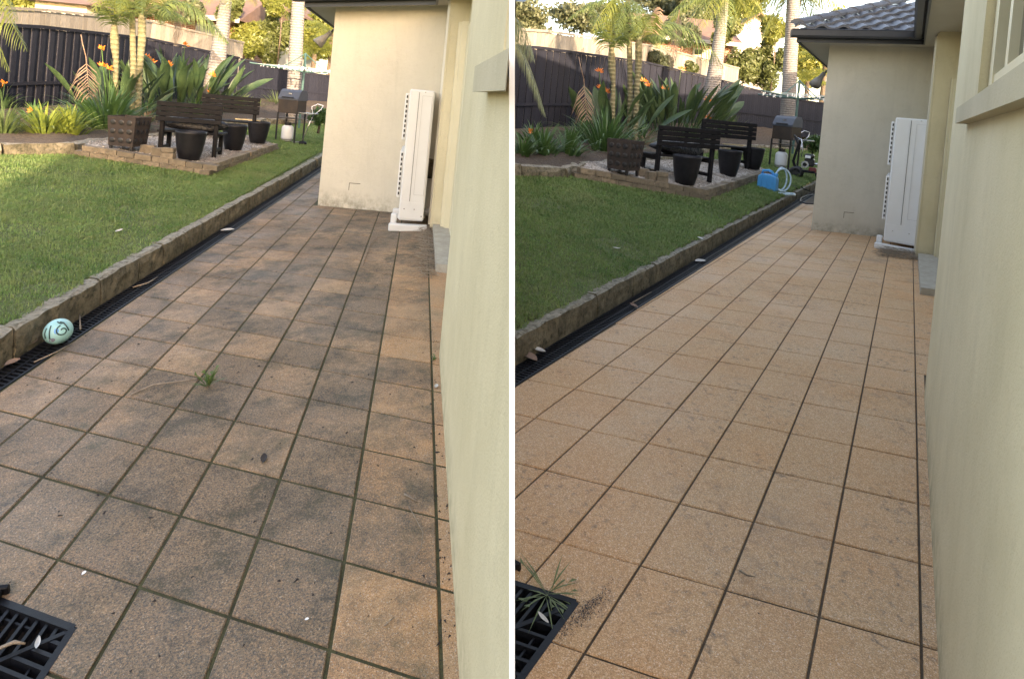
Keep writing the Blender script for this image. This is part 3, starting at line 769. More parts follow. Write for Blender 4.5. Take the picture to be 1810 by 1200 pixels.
    pr('wall_rib', 6.08, WALL_U - .005, RV + .02, RV + .28, .02, HT - .02, M['wall'], root)
    # ---- eaves
    UE = 5.55; VE1 = WV - (1.0 if LFT else 1.35); UL = WU - (1.25 if LFT else 1.42)
    vn = VD + .6 if LFT else -3.4
    un = RD + .3
    m = MB(); sp_ = [(UE, vn), (un, vn), (un, VE1), (UE, VE1)]
    if LFT: sp_ = clip_poly(sp_, *[-x for x in keep_line(Y, 2.8, 900.)])
    m.quad(*[QT(*p) for p in sp_]); m.quad(QT(UL, VE1), QT(un, VE1), QT(un, VB + 1), QT(UL, VB + 1))
    m.build('soffit', M['soffit'], root)
    fh = .14
    def eave(name, u0, v0, u1, v1, ou, ov, z0, z1, mat):
        b = MB(); b.prism([QT(u0, v0, zt + z0), QT(u1, v1, zt + z0), QT(u1 + ou, v1 + ov, zt + z0), QT(u0 + ou, v0 + ov, zt + z0)], ZV * (z1 - z0)); return fix(b.build(name, mat, root))
    eave('fascia', UL - .0, VE1, UE + .08, VE1, 0, .05, -.035, fh + .03, M['fascia'])
    eave('fascia', UE, vn, UE, VE1 - .002, .08, 0, -.034, fh + .03, M['fascia'])
    eave('fascia', UL, VE1 + .06, UL, VB + 1, .06, 0, -.033, fh + .03, M['fascia'])
    def gutter(pa, pb, outw):
        """rolled gutter: a profile swept from pa to pb"""
        prof = [(0, .02), (.03, .0), (.095, .0), (.115, .03), (.118, .115), (.128, .125), (.118, .135), (.108, .128), (.10, .04), (.03, .02), (.01, .13), (0, .13)]
        V = []
        for p in (pa, pb): V += [p + outw * x + ZV * z for x, z in prof]
        n = len(prof); mk('gutter', V, [[i, (i + 1) % n, n + (i + 1) % n, n + i] for i in range(n)] + [list(range(n)), list(range(2 * n - 1, n - 1, -1))], M['fascia'], root)
    ah = Y.a.copy(); ah[2] = 0; ah /= np.linalg.norm(ah); nh = np.array([-ah[1], ah[0], 0])
    gutter(QT(UL - .35, VE1 - .01, zt + .03), QT(UE + .0, VE1 - .01, zt + .03), -nh)
    gutter(QT(UE - .01, vn, zt + .031), QT(UE - .01, VE1 - .25, zt + .031), -Y.ld)
    # ---- roof
    E0 = QT(UL - .1, VE1, zt + fh + .04); pit = math.radians(23); cs, sn = math.cos(pit), math.sin(pit)
    LX = np.linalg.norm(QT(UE, VE1) - QT(UL, VE1)) + 1.2
    def RP(x, s, lift=0): return E0 + ah * x + nh * (s * cs) + ZV * (s * sn + lift)
    SM = 2.6
    roof = mk('roof', [RP(0, -.04), RP(LX, -.04), RP(LX, SM), RP(SM * cs, SM), RP(-.0, VB * .2), QT(UL - .1, VB + 1, zt + fh + .04)], [(0, 1, 2, 3), (0, 3, 5)], M['rooftile'], root)
    if not LFT:
        cw, cl = .30, .34
        for c in range(7):
            s0 = -.05 + c * .30; x = s0 * cs * 1.0 + .02
            while x < LX - cw:
                V = []; nx = 9
                for (s, z) in ((s0, .000), (s0, .040), (s0 + cl, .010)):
                    for i in range(nx):
                        t = i / (nx - 1); wv = .045 * max(0, math.sin(t * math.pi * 1.0)) ** .8 if t < 1 else 0
                        wv = .05 * math.sin(math.pi * min(1, t / .62)) if t < .62 else -.012 * math.sin(math.pi * (t - .62) / .38)
                        V.append(RP(x + t * cw, s, z + .025 + wv))
                Fc = [[r * nx + i, r * nx + i + 1, (r + 1) * nx + i + 1, (r + 1) * nx + i] for r in range(2) for i in range(nx - 1)]
                mk('tile', V, Fc, M['rooftile'], roof, smooth=False); x += cw + .004
        for i in range(7):     # hip caps
            a_, b_2 = .02 + i * .36, .40 + i * .36
            V = []
            for s, z in ((a_, .055), (b_2, .035)):
                for k in range(7):
                    A = math.pi * k / 6; V.append(RP(s * cs + .12 * math.cos(A) * .9, s, z + .09 * math.sin(A) + .02))
            mk('hip_cap', V, [[k, k + 1, 7 + k + 1, 7 + k] for k in range(6)] + [[0, 1, 2, 3, 4, 5, 6]], M['rooftile'], roof)
        # main roof slope, and a tall unseen block behind it added to shade the right yard
        m = MB(); A0, A1 = QT(UE - .02, vn, zt + fh + .04), QT(UE - .02, VE1, zt + fh + .04); w = Y.ld * 3.2 + ZV * 1.3
        m.quad(A0, A1, A1 + w, A0 + w); m.build('main_roof', M['rooftile'], root)
        m = MB(); B0 = Y.G(13.5, -3, 0) - o0; B1 = Y.G(13.5, 80, 0) - o0; B0[2] = B1[2] = -1
        m.prism([B0, B1, B1 + Y.ld * 8, B0 + Y.ld * 8], ZV * 6.6); fix(m.build('side_shade_block', M['wall'], root))
        # two-storey part of the house behind the photographer; its eave and ridge shade both yards
        m = MB(); m.prism([np.array(p) - o0 for p in ((1.7, -9, -1), (5.4, -17, -1), (30, -17, -1), (30, -9, -1))], ZV * 8.6); fix(m.build('rear_storeys', M['wall'], root))
        m = MB(); m.add([np.array(p) - o0 for p in ((1.45, -8.6, 7.5), (5.3, -17.4, 7.5), (30.5, -17.4, 7.5), (30.5, -8.6, 7.5), (7., -12.8, 9.7), (26, -12.8, 9.7))], [(0, 3, 5, 4), (3, 2, 5), (2, 1, 4, 5), (1, 0, 4), (0, 1, 2, 3)]); fix(m.build('rear_roof', M['rooftile'], root))
        m = MB(); m.prism([np.array(p) - o0 for p in ((-11, -9.2, -1), (-11, -14, -1), (1.6, -13, -1), (1.6, -9.2, -1))], ZV * 4.4); fix(m.build('rear_glow_block', M['wall'], root))  # low unseen block added behind the camera to cut sky glow on the left house
    else:
        # white edged end of the thin wall, and the wall's far side towards the other yard
        def col_pt(c, h):
            v = Y.vcol(COLW, WALL_U, h); z = (W.T @ (Y.t + Y.a * WALL_U + Y.b * v + ZV * h))[2]
            p = Y.G(WALL_U, v, h); cc = W.T @ (p - EYE); cc[0] = (c - PX) / F * cc[2]; return EYE + W @ cc - o0
        HH = [-.25, .3, .8, 1.2, 1.6, 2.0, 2.1]
        V = []
        for h in HH: a_, b_2 = col_pt(COLW, h), col_pt(910, h); back = np.array(W @ np.array([0, 0, .03])); V += [a_, b_2, b_2 + back, a_ + back]
        Fc = [[i * 4 + k, i * 4 + (k + 1) % 4, (i + 1) * 4 + (k + 1) % 4, (i + 1) * 4 + k] for i in range(len(HH) - 1) for k in range(4)]
        mk('white_edge_strip', V, Fc, M['white'], root)
        def pw(h, Z):
            cc = np.array([(COLE - PX) / F * Z, 0, Z]); d = W @ cc; k = (zg + h - EYE[2] - d[2]) / (W @ np.array([0, 1., 0]))[2]
            return EYE + d + W @ np.array([0, 1., 0]) * k - o0
        m = MB(); m.add([col_pt(COLE, -.25), pw(-1.0, 17.), pw(2.9, 17.), pw(2.9, 7.5), col_pt(COLE, 2.05)], [(0, 1, 2, 3, 4)])
        m.quad(pw(-1., 17.), Q(WU, VB, -1), QT(WU, VB), pw(2.9, 17.))
        m.build('party_wall', M['white'], root)  # side unseen from the camera, made white to bounce light into the right yard
        tp = MB(); tp.add([QT(UL, VE1), QT(UE, VE1), QT(UE, vn), pw(2.95, 5.), pw(2.95, 17.), QT(UL, VB)], [(0, 1, 2, 3, 4, 5)])
        for p_ in tp.v: p_[2] += .25
        tp.build('roof_deck', M['rooftile'], root)
    # ---- flood light on the wing corner
    c = Y.G(WU, WV + 1.0, 0); c[2] = zt - (.42 if LFT else .55)
    fl = empty('floodlight', c); tag(fl, 'grey conical floodlight under the eave at the corner of ' + ('the wing beside the dirty path' if LFT else 'the wing beside the clean path'), 'lamp', 'floodlights under the wing eaves')
    s_ = 1.0 if LFT else 1.15
    m = MB(); m.tube([(0, 0, .16 * s_), (-.06 * s_, 0, .14 * s_), (-.10 * s_, 0, .06 * s_)], .014 * s_); m.tube([(.0, 0, .11), (.0, 0, .22)], .03 * s_, 8); m.build('bracket', M['steel'], fl)
    m = MB(); d_ = np.array([-.62, -.25, -.75]); d_ /= np.linalg.norm(d_); p0 = np.array([-.09, 0, .10]) * s_
    m.tube([p0, p0 + d_ * .10 * s_, p0 + d_ * .13 * s_, p0 + d_ * .26 * s_], [.032 * s_, .036 * s_, .05 * s_, .085 * s_], 14); m.build('lamp_head', plain_grey, fl, True)
plain_grey = plain('grey_lamp_metal', (.16, .15, .14), (.20, .19, .17), 8, .5, .05)
for Y in (LY, RY): house(Y)

# ------------------------------------------------------------------ air conditioners
def aircon(Y):
    D = Y.n; q = Y.hit(*((703, 391) if D == 'L' else (1561, 427)), .1); P = Y.G(q[0], q[1], 0)
    w = np.linalg.norm(Y.hp(*((748, 391) if D == 'L' else (1607, 427)), .1) - Y.hp(*((703, 391) if D == 'L' else (1561, 427)), .1)); zc = depth(P)
    hh = (233 if D == 'L' else 219) * zc / F; rz = Y.ang - math.pi / 2
    o = empty('air_conditioner', P, rz); tag(o, 'tall white outdoor air conditioner standing against the house by ' + ('the dirty mossy path' if D == 'L' else 'the clean orange path'), 'air conditioner', 'air conditioners beside the paths')
    dl = w * 2.6; z0 = .11
    fix(MB().box(0, w, 0, dl, z0, z0 + hh, .018).build('casing', M['acwhite'], o))
    fix(MB().box(.01, w - .01, -.004, .0, z0 + .03, z0 + hh * .14, .0015).build('lower_panel', M['acwhite'], o))
    fix(MB().box(w * .38, w * .385 + .003, -.0055, -.001, z0 + hh * .15, z0 + hh - .03).build('seam', M['acdark'], o))
    b = MB()
    for x in (w * .52, w * .9): b.box(x, x + .004, -.005, .0, z0 + hh * .20, z0 + hh * .955)
    for z in (.20, .955): b.box(w * .52, w * .9, -.005, 0, z0 + hh * z, z0 + hh * z + .004)
    b.build('pressed_outline', plain_shadowline, o)  # grey bars put the shade of a pressed panel edge into colour
    for k in (0, 1):      # two fan guards proud of the front, edge on from here
        g0 = z0 + hh * (.17 + .44 * k); g1 = g0 + hh * .355
        gp = fix(MB().box(-.045, -.001, .02, dl - .03, g0, g1, .01).build('fan_guard', M['acwhite'], o))
        for i in range(9):
            zz = g0 + (g1 - g0) * (i + .6) / 9.6
            MB().box(-.030, -.012, .0165, .0205, zz, zz + (g1 - g0) * .062).build('slot', M['acdark'], gp)
    for (x, z) in ((w * .62, .985), (w * .2, .09), (w * .6, .09), (w * .9, .04)):
        m = MB(); m.tube([(x, -.006, z0 + hh * z), (x, .0, z0 + hh * z)], .007, 8); m.build('screw', M['chrome'], o)
    fix(MB().box(-.10, w + .05, -.07, .02, -.01, .075, .01).build('foot', M['acwhite'], o))
    fix(MB().box(-.09, w + .03, dl - .15, dl - .05, -.01, z0, .01).build('foot', M['acwhite'], o))
    fix(MB().box(-.085, -.015, .03, .13, .0, .17, .01).build('mount', M['acwhite'], o))
    m = MB(); m.tube([(w * .9, .30, .19), (w + .05, .26, .19), (w + .13, .25, .24), (w + .16, .26, .36), (w + .17, .30, .55)], .036, 10); m.build('lagged_pipe', plain_pipe, o, True)
plain_shadowline = plain('recess_shade_line', (.50, .50, .49), (.47, .47, .46), 3, .5, 0)
plain_pipe = plain('foil_lagged_pipe', (.42, .43, .44), (.30, .31, .32), 40, .35, .6, 60)
for Y in (LY, RY): aircon(Y)

WHERE = {'L': 'in the left yard', 'R': 'in the right yard'}
# ------------------------------------------------------------------ fences
def paling_run(name, mat, pts, tops, w, label, cat, grp, under=.5, thick=.02, vary=.012, rails=True):
    """pts: foot points, tops: heights above them; every paling is a part"""
    root = empty(name, pts[0]); tag(root, label, cat, grp); rr = random.Random(len(label))
    unit = [(x, y, z) for z in (0, 1) for y in (-.5, .5) for x in (-.5, .5)]
    me = bpy.data.meshes.new('paling'); me.from_pydata(unit, [], [(0, 2, 3, 1), (4, 5, 7, 6), (0, 1, 5, 4), (2, 6, 7, 3), (0, 4, 6, 2), (1, 3, 7, 5)]); me.materials.append(mat)
    for i in range(len(pts) - 1):
        p, q = pts[i], pts[i + 1]; d = q - p; L = math.hypot(d[0], d[1]); n = max(1, round(L / w)); an = math.atan2(d[1], d[0])
        for k in range(n):
            t = (k + .5) / n; c = p + d * t; h = tops[i] * (1 - t) + tops[i + 1] * t + rr.uniform(-vary, vary)
            o = mk('paling', None, None, None, root, me=me); off = (.012 if k % 2 else -.012) if name == 'paling_fence' else 0
            o.location = [float(x) for x in (c - pts[0] + np.array([-math.sin(an) * off, math.cos(an) * off, -under]))]
            o.rotation_euler = (0, 0, an); o.scale = (L / n * (.955 if name != 'paling_fence' else 1.02), thick, h + under)
        if rails:
            for f_ in (.30, 1.01):
                m = MB(); e = np.array([-math.sin(an), math.cos(an), 0]) * .03
                a_, b_2 = p + ZV * (tops[i] * f_ - .02) - pts[0] - e, q + ZV * (tops[i + 1] * f_ - .02) - pts[0] - e
                m.prism([a_, b_2, b_2 + ZV * .07, a_ + ZV * .07], -e * .7); m.build('rail', mat, root)
    return root
def topheight(P, px, py):
    """height above P at which its own vertical reaches picture row py"""
    z = depth(P); return (proj(P)[1] - py) * z / F * 1.0
def fences(Y):
    D = Y.n
    foot = [Y.lp(*Y.m(x, y), .05) for x, y, _ in FENCE_PX] + [farp(Y, 0)]
    tops = [topheight(P, 0, Y.m(x, t)[1]) for P, (x, _, t) in zip(foot, FENCE_PX)] + [topheight(farp(Y, 0), 0, Y.m(412, 104)[1])]
    if D == 'R':          # start where the other house's wall stops the view
        t = .62; foot[0] = foot[0] * (1 - t) + foot[1] * t; tops[0] = tops[0] * (1 - t) + tops[1] * t
    Y.ffoot, Y.ftop = foot, tops
    paling_run('paling_fence', M['fence'], foot, tops, .17 if D == 'L' else .2, 'charcoal paling fence along the side behind the planting bed ' + WHERE[D], 'fence', 'charcoal side fences')
    far = [farp(Y, i) for i in range(3)]; ft = [topheight(far[i], 0, Y.m(FAR_PX[i][0], FAR_PX[i][2])[1]) for i in range(3)]
    far = [p + np.array([.06, -.05, 0]) for p in far]
    paling_run('back_fence', M['fence'], far, ft, .16 if D == 'L' else .19, 'charcoal paling fence across the back behind the clothes hoist ' + WHERE[D], 'fence', 'charcoal back fences')
    # the neighbour's higher, silvered fence
    nb = []; nt = []
    for i, (P, h) in enumerate(zip(foot, tops)):
        z = depth(P); x, y = proj(P)[:2]; zz = z + (2.0 if i < 3 else 2.6); Q = at(x + 6, y, zz); nb.append(Q)
        nt.append((y - (proj(P + ZV * h)[1] - (30 if i < 3 else 27))) * zz / F)
    paling_run('timber_fence', M['timber'], nb, nt, .2 if D == 'L' else .24, 'taller silvered timber fence of the neighbour behind the charcoal fence ' + WHERE[D], 'fence', 'silvered neighbour fences', under=.3)
    # neighbour's brick house
    zz = 27. if D == 'L' else 33.
    C0 = at(*Y.m(300, 120), zz); s_ = zz / F
    hs = empty('brick_house', C0); tag(hs, 'orange brick house with brown tiled roof seen over the timber fence ' + WHERE[D], 'house', 'neighbouring brick houses')
    m = MB(); x0, x1 = -75 * s_, 108 * s_; zt = 92 * s_; m.box(x0, x1, 0, 6, -3, zt); fix(m.build('wall', M['brickwall'], hs))
    m = MB(); m.prism([(x0 - .5, -.6, zt), (x0 - .5, 6.6, zt), (x0 - .5, 3, zt + 1.9)], (x1 - x0 + 1., 0, 0)); fix(m.build('roof', M['roofbrown'], hs))
    MB().box(x0 - .5, x1 + .5, -.68, -.60, zt - .12, zt + .1).build('gutter', M['weatherboard'], hs)
    for (a, b, c, d) in ((-50, -15, 40, 80), (40, 78, 45, 82)):
        wn_ = fix(MB().box(a * s_, b * s_, -.06, -.002, c * s_, d * s_).build('window', M['weatherboard'], hs)); MB().box((a + 3) * s_, (b - 3) * s_, -.075, -.062, (c + 3) * s_, (d - 3) * s_).build('pane', M['glass'], wn_)
    # pale boarded house further right
    zz = 31. if D == 'L' else 37.; C0 = at(*Y.m(452, 120), zz); s_ = zz / F
    hs = empty('boarded_house', C0); tag(hs, 'pale boarded house with gable and tall window behind the garden shrub ' + WHERE[D], 'house', 'neighbouring boarded houses')
    m = MB(); w = 36 * s_; h = 112 * s_; m.prism([(-w, 0, -3), (w, 0, -3), (w, 0, h), (0, 0, h + w * .7), (-w, 0, h)], (0, 6, 0)); fix(m.build('wall', M['weatherboard'], hs))
    m = MB()
    for sg in (-1, 1): m.prism([(0, -.5, h + w * .7 + .05), (sg * (w + .5), -.5, h - .30), (sg * (w + .5), -.5, h - .18), (0, -.5, h + w * .7 + .18)], (0, 7, 0))
    fix(m.build('roof', M['roofbrown'], hs))
    wn_ = fix(MB().box(-20 * s_, -4 * s_, -.06, -.002, 70 * s_, 105 * s_).build('window', M['white'], hs)); MB().box(-18 * s_, -6 * s_, -.08, -.062, 72 * s_, 103 * s_).build('pane', M['glass'], wn_)
for Y in (LY, RY): fences(Y)

# ------------------------------------------------------------------ furniture on the gravel terrace
def bench(Y, pa, pb, hpx, back_near, label, grp):
    A, B = platp(Y, *pa), platp(Y, *pb); C = (A + B) / 2; d = B - A; Wd = math.hypot(d[0], d[1]); rz = math.atan2(d[1], d[0])
    H = hpx * depth(C) / F; o = empty('garden_bench', C - ZV * .02, rz); tag(o, label, 'bench', grp)
    sg = 1 if back_near else -1; t = .035 * H; pw = .075 * H; mt = M['blackwood']; dp = .48 * H
    ex = Wd * .5 + .10 * H
    for sx in (-1, 1):
        fix(MB().box(sx * Wd / 2 - pw / 2, sx * Wd / 2 + pw / 2, -pw / 2, pw / 2, -.1, H, .006).build('post', mt, o))
        fix(MB().box(sx * Wd / 2 - pw / 2, sx * Wd / 2 + pw / 2, sg * dp - pw / 2, sg * dp + pw / 2, -.1, H * .40, .006).build('leg', mt, o))
        fix(MB().box(sx * Wd / 2 - pw * .35, sx * Wd / 2 + pw * .35, min(0, sg * dp), max(0, sg * dp), H * .06, H * .13, .005).build('foot_rail', mt, o))
        fix(MB().box(sx * Wd / 2 - pw * .7, sx * Wd / 2 - pw * .1, min(0, sg * dp), max(0, sg * dp), H * .33, H * .40, .005).build('seat_bearer', mt, o))
    fix(MB().box(-pw * .4, pw * .4, sg * .01, sg * (.01 + t), H * .64, H * .98, .004).build('back_brace', mt, o))
    for i in range(4):
        z = H * (.62 + .098 * i); y0 = -sg * (pw / 2 + t * .0) - t / 2 * sg
        fix(MB().box(-ex, ex, min(y0, y0 - sg * t), max(y0, y0 - sg * t), z, z + H * .088, .005).build('back_slat', mt, o))
    for i in range(4):
        y = sg * (.03 * H + dp * 1.12 * i / 4); y1 = y + sg * dp * .25
        fix(MB().box(-ex, ex, min(y, y1), max(y, y1), H * .402, H * .435, .005).build('seat_slat', mt, o))
    return o, H, dp * sg, rz, C
def blob(n, rx, ry, rz_, amp, seed, nu=22, nv=12):
    V, Fc = [], []; r2 = random.Random(seed); ph = [(r2.uniform(1, 4), r2.uniform(1, 5), r2.uniform(0, 6.3), r2.uniform(0, 6.3)) for _ in range(6)]
    for j in range(nv + 1):
        th = math.pi * j / nv
        for i in range(nu):
            A = 2 * math.pi * i / nu; k = 1 + amp * sum(math.sin(a * A * 1. // 1 + c) * math.sin(b * th + d) for a, b, c, d in ph) / 3
            V.append((rx * math.sin(th) * math.cos(A) * k, ry * math.sin(th) * math.sin(A) * k, rz_ * math.cos(th) * k))
    for j in range(nv):
        for i in range(nu): Fc.append([j * nu + i, (j + 1) * nu + i, (j + 1) * nu + (i + 1) % nu, j * nu + (i + 1) % nu])
    return V, Fc
def pot(Y, px, py, wpx, hpx, label):
    P = platp(Y, px, py); z = depth(P); r = wpx * z / F / 2; h = hpx * z / F
    o = empty('plant_pot', P - ZV * .015); tag(o, label, 'pot', 'black tapered pots')
    m = MB(); m.lathe([(r * .60, 0), (r * .66, h * .02), (r * .80, h * .30), (r * .92, h * .65), (r * .98, h * .90), (r * 1.0, h * .93), (r * 1.0, h), (r * .93, h), (r * .91, h * .9), (r * .84, h * .6)], 28); m.build('shell', M['pot'], o, True)
    m = MB(); m.lathe([(r * .845, h * .60), (r * .84, h * .62)], 24); m.build('soil', M['mulch'], o)
    return o, r, h
def terrace_things(Y):
    D = Y.n; S = WHERE[D]
    # rusted steel planter with round dimples
    P = platp(Y, 206, 266); z = depth(P); s = 49 * z / F; H = 62 * z / F; lg = H * .14
    o = empty('steel_planter', P - ZV * .02, math.atan2(-P[0], P[1]) - math.radians(32)); tag(o, 'square rusted steel planter box with round dimples ' + S, 'planter', 'rusted planters')
    b = MB(); t = .012; tw = s * .5; bw = s * .43
    q0 = [(-bw, -bw, lg), (bw, -bw, lg), (bw, bw, lg), (-bw, bw, lg)]; q1 = [(-tw, -tw, H), (tw, -tw, H), (tw, tw, H), (-tw, tw, H)]
    i1 = [(x * .93, y * .93, H) for x, y, _ in q1]; i0 = [(x * .9, y * .9, H * .75) for x, y, _ in q1]
    b.add(q0 + q1 + i1 + i0, [(3, 2, 1, 0)] + [[k, (k + 1) % 4, 4 + (k + 1) % 4, 4 + k] for k in range(4)] + [[4 + k, 4 + (k + 1) % 4, 8 + (k + 1) % 4, 8 + k] for k in range(4)] + [[8 + k, 8 + (k + 1) % 4, 12 + (k + 1) % 4, 12 + k] for k in range(4)] + [(12, 13, 14, 15)])
    off = np.array([-s * .0, s * .62, 0])
    bo = b.build('box', M['rust'], o, loc=off)
    for k in range(4):
        x, y = (q0[k][0] * .86, q0[k][1] * .86); fix(MB().box(x - s * .045, x + s * .045, y - s * .045, y + s * .045, -.02, lg, .004).build('leg', M['steel'], o, loc=off))
    for fc in range(2):
        for i in range(3):
            for j in range(3):
                f_ = (.20 + .30 * j); half = (bw + (tw - bw) * f_); u = (i - 1) * s * .29; zz = lg + (H - lg) * f_
                r0 = s * .10; V = []
                for ring, (rr_, dd) in enumerate(((1., .002), (.85, .007), (.5, .009))):
                    for k in range(12):
                        A = 2 * math.pi * k / 12; V.append((u + rr_ * r0 * math.cos(A), -(half + dd), zz + rr_ * r0 * math.sin(A)) if fc == 0 else (half + dd, u + rr_ * r0 * math.cos(A), zz + rr_ * r0 * math.sin(A)))
                Fc = [[r * 12 + k, r * 12 + (k + 1) % 12, (r + 1) * 12 + (k + 1) % 12, (r + 1) * 12 + k] for r in range(2) for k in range(12)] + [[24 + k for k in range(12)]]
                mk('dimple', V, Fc, M['steel'], bo, True)
    # benches
    o, H, dp, rz, C = bench(Y, (283, 264), (378, 277), 90, True, 'black slatted garden bench seen from behind, left of its pair, ' + S, 'black benches')
    V, Fc = blob(1, .62 * H, .21 * H, .15 * H, .22, 4)
    R2 = Matrix.Rotation(rz, 3, 'Z'); off = R2 @ Vector((-.02 * H, dp * .55, .435 * H + .12 * H))
    w = mk('covered_bundle', V, Fc, M['bag'], None, True, C + np.array(off)); w.rotation_euler = (0, 0, rz); tag(w, 'black plastic wrapped bundle lying on the bench seat ' + S, 'bundle', 'wrapped bundles on benches')
    o, H, dp, rz, C = bench(Y, (362, 240), (446, 252), 78, True, 'black slatted garden bench behind the other one, partly hidden by pots, ' + S, 'black benches')
    # loose plank across the second bench
    off = Matrix.Rotation(rz, 3, 'Z') @ Vector((.34 * H, dp * .25, .445 * H))
    pl = fix(MB().box(-.27 * H, .27 * H, -.03 * H, .03 * H, 0, .025 * H, .004).build('loose_plank', M['ochre'])); pl.location = [float(x) for x in (C + np.array(off))]; pl.rotation_euler = (0, 0, rz - .12); tag(pl, 'short raw timber plank left on the bench by the middle pot ' + S, 'plank', 'loose planks')
    pot(Y, 334, 281, 50, 51, 'large black tapered pot in front of the left bench ' + S)
    pot(Y, 412, 264, 41, 45, 'black tapered pot between the two benches ' + S)
    pot(Y, 455, 252, 37, 38, 'black tapered pot at the right end of the benches ' + S)
    # loose bricks
    for i, (x, y, wpx, hpx, a, lab) in enumerate(((259, 270, 22, 13, .2, 'leftmost loose brick beside the large black pot '), (276, 277, 17, 15, .5, 'middle pale loose brick beside the large black pot '), (294, 281, 21, 10, .1, 'lower right loose brick beside the large black pot '), (294, 271.5, 20, 9, .13, 'brick lying on top of another beside the large black pot '))):
        P = platp(Y, x, y) if i < 3 else platp(Y, 294, 281) + ZV * (10.2 * depth(platp(Y, 294, 281)) / F); s = depth(P) / F
        b = fix(MB().box(-wpx * s / 2, wpx * s / 2, 0, .11, -.01 if i < 3 else 0.002, hpx * s, .008).build('brick', M['brick'])); b.name = 'loose_brick'
        b.location = [float(v) for v in P]; b.rotation_euler = (0, 0, a); tag(b, lab + S, 'brick', 'loose bricks')
    # barbecue on a steel cart
    P = Y.lp(*Y.m(511, 253)); z = depth(P); H = 97 * z / F; brz = math.atan2(-P[0], P[1]) - math.radians(30); o = empty('barbecue', P - ZV * .02, brz); tag(o, 'black hooded gas barbecue on a tall steel cart ' + S, 'barbecue', 'gas barbecues')
    w, dp = .36 * H, .30 * H
    for x in (-1, 1):
        for y in (-1, 1): fix(MB().box(x * w / 2 - .012 * H, x * w / 2 + .012 * H, y * dp / 2 - .012 * H, y * dp / 2 + .012 * H, -.02, H * .56, .002).build('leg', M['steel'], o))
    fix(MB().box(-w / 2, w / 2, -dp / 2, dp / 2, .02 * H, .045 * H).build('base_shelf', M['brownsteel'], o)); fix(MB().box(-w / 2 - .01, w / 2 + .01, -dp / 2 - .01, dp / 2 + .01, .46 * H, .475 * H).build('middle_shelf', M['brownsteel'], o))
    fix(MB().box(-w / 2 - .01, w / 2 + .01, -dp / 2 - .01, dp / 2 + .01, .56 * H, .80 * H, .01).build('firebox', M['brownsteel'], o))
    m = MB(); x0, x1 = -w / 2 - .02, w / 2 + .02; y0, y1 = -dp / 2 - .02, dp / 2 + .02
    prof = [(y0, .80), (y0, .83), (y0 + dp * .22, .95), (y0 + dp * .42, .99), (y1 - dp * .2, .99), (y1, .93), (y1, .80)]
    m.prism([(x0, y, zz * H) for y, zz in prof], (x1 - x0, 0, 0)); fix(m.build('hood', M['hood'], o))
    m = MB(); m.tube([(-w * .3, y0 - .03, .845 * H), (w * .3, y0 - .03, .845 * H)], .012 * H); m.build('handle', M['steel'], o)
    fix(MB().box(-.05 * w, .12 * w, y0 + dp * .10, y0 + dp * .17, .90 * H, .925 * H).build('badge', M['chrome'], o))
    fix(MB().box(w / 2 + .012, w / 2 + .28 * H, -dp * .42, dp * .38, .575 * H, .595 * H, .003).build('side_shelf', M['chrome'], o))
    c = P + np.array(Matrix.Rotation(brz, 3, 'Z') @ Vector((-.04 * H, -.02 * H, .035 * H)))
    g_ = empty('gas_bottle', c); tag(g_, 'pale grey gas bottle under the barbecue ' + S, 'gas bottle', 'gas bottles under the barbecues'); r = .105 * H
    m = MB(); m.lathe([(r * .8, 0), (r * .8, .03 * H), (r * .95, .035 * H), (r, .06 * H), (r, .22 * H), (r * .93, .255 * H), (r * .6, .285 * H), (r * .2, .295 * H)], 20); m.build('tank', M['gas'], g_, True)
    m = MB(); m.lathe([(r * .55, .285 * H), (r * .55, .34 * H)], 14); m.lathe([(r * .16, .29 * H), (r * .16, .35 * H)], 8); m.build('collar', M['steel'], g_)
    # string trimmer / edger leaning by the barbecue
    P = Y.lp(*Y.m(537, 259)); z = depth(P); k = z / F; o = empty('lawn_edger', P); tag(o, 'upright lawn edger with chrome handle and black head beside the barbecue ' + S, 'edger', 'lawn edgers')
    m = MB(); m.tube([(-4 * k, 0, 8 * k), (4 * k, .1, 42 * k), (8 * k, .15, 56 * k)], 1.1 * k, 8); m.tube([(8 * k, .15, 56 * k), (2 * k, .2, 70 * k), (12 * k, .25, 76 * k), (22 * k, .25, 74 * k), (19 * k, .2, 66 * k), (8 * k, .15, 56 * k)], .9 * k, 8); m.build('handle', M['chrome'], o, True)
    m = MB(); V, Fc = blob(1, 7 * k, 5 * k, 4 * k, .3, 8, 14, 8); m.add([np.array(p) + np.array([-3 * k, 0, 5 * k]) for p in V], Fc); m.build('head', M['blackplastic'], o, True)
    m = MB(); m.lathe([(3.4 * k, 0), (3.4 * k, 2 * k)], 14, (3 * k, -2 * k, .5 * k)); m.build('wheel', M['blackplastic'], o)
    # rotary clothes hoist
    zz = 17.5 if D == 'L' else 21.; P = at(*Y.m(531, 196), zz); k = zz / F; o = empty('clothes_hoist', P - ZV * .6); tag(o, 'green rotary clothes hoist with white pegs above the barbecue ' + S, 'clothes hoist', 'rotary clothes hoists')
    m = MB(); m.tube([(0, 0, 0), (0, 0, 102 * k + .6)], 2.0 * k, 10); m.build('post', M['green_metal'], o)
    zb = 72 * k + .6; ar = 88 * k; rot = .42
    for i in range(4):
        A = rot + i * math.pi / 2; e = np.array([math.cos(A), math.sin(A), 0]); tip = e * ar + np.array([0, 0, zb + 3 * k])
        m = MB(); m.tube([(0, 0, zb - 3 * k), tip], [1.5 * k, 1.1 * k], 8); m.build('arm', M['green_metal'], o)
        m = MB(); m.tube([(0, 0, 101 * k + .6), e * ar * .42 + np.array([0, 0, zb])], .9 * k, 6); m.build('strut', M['green_metal'], o)
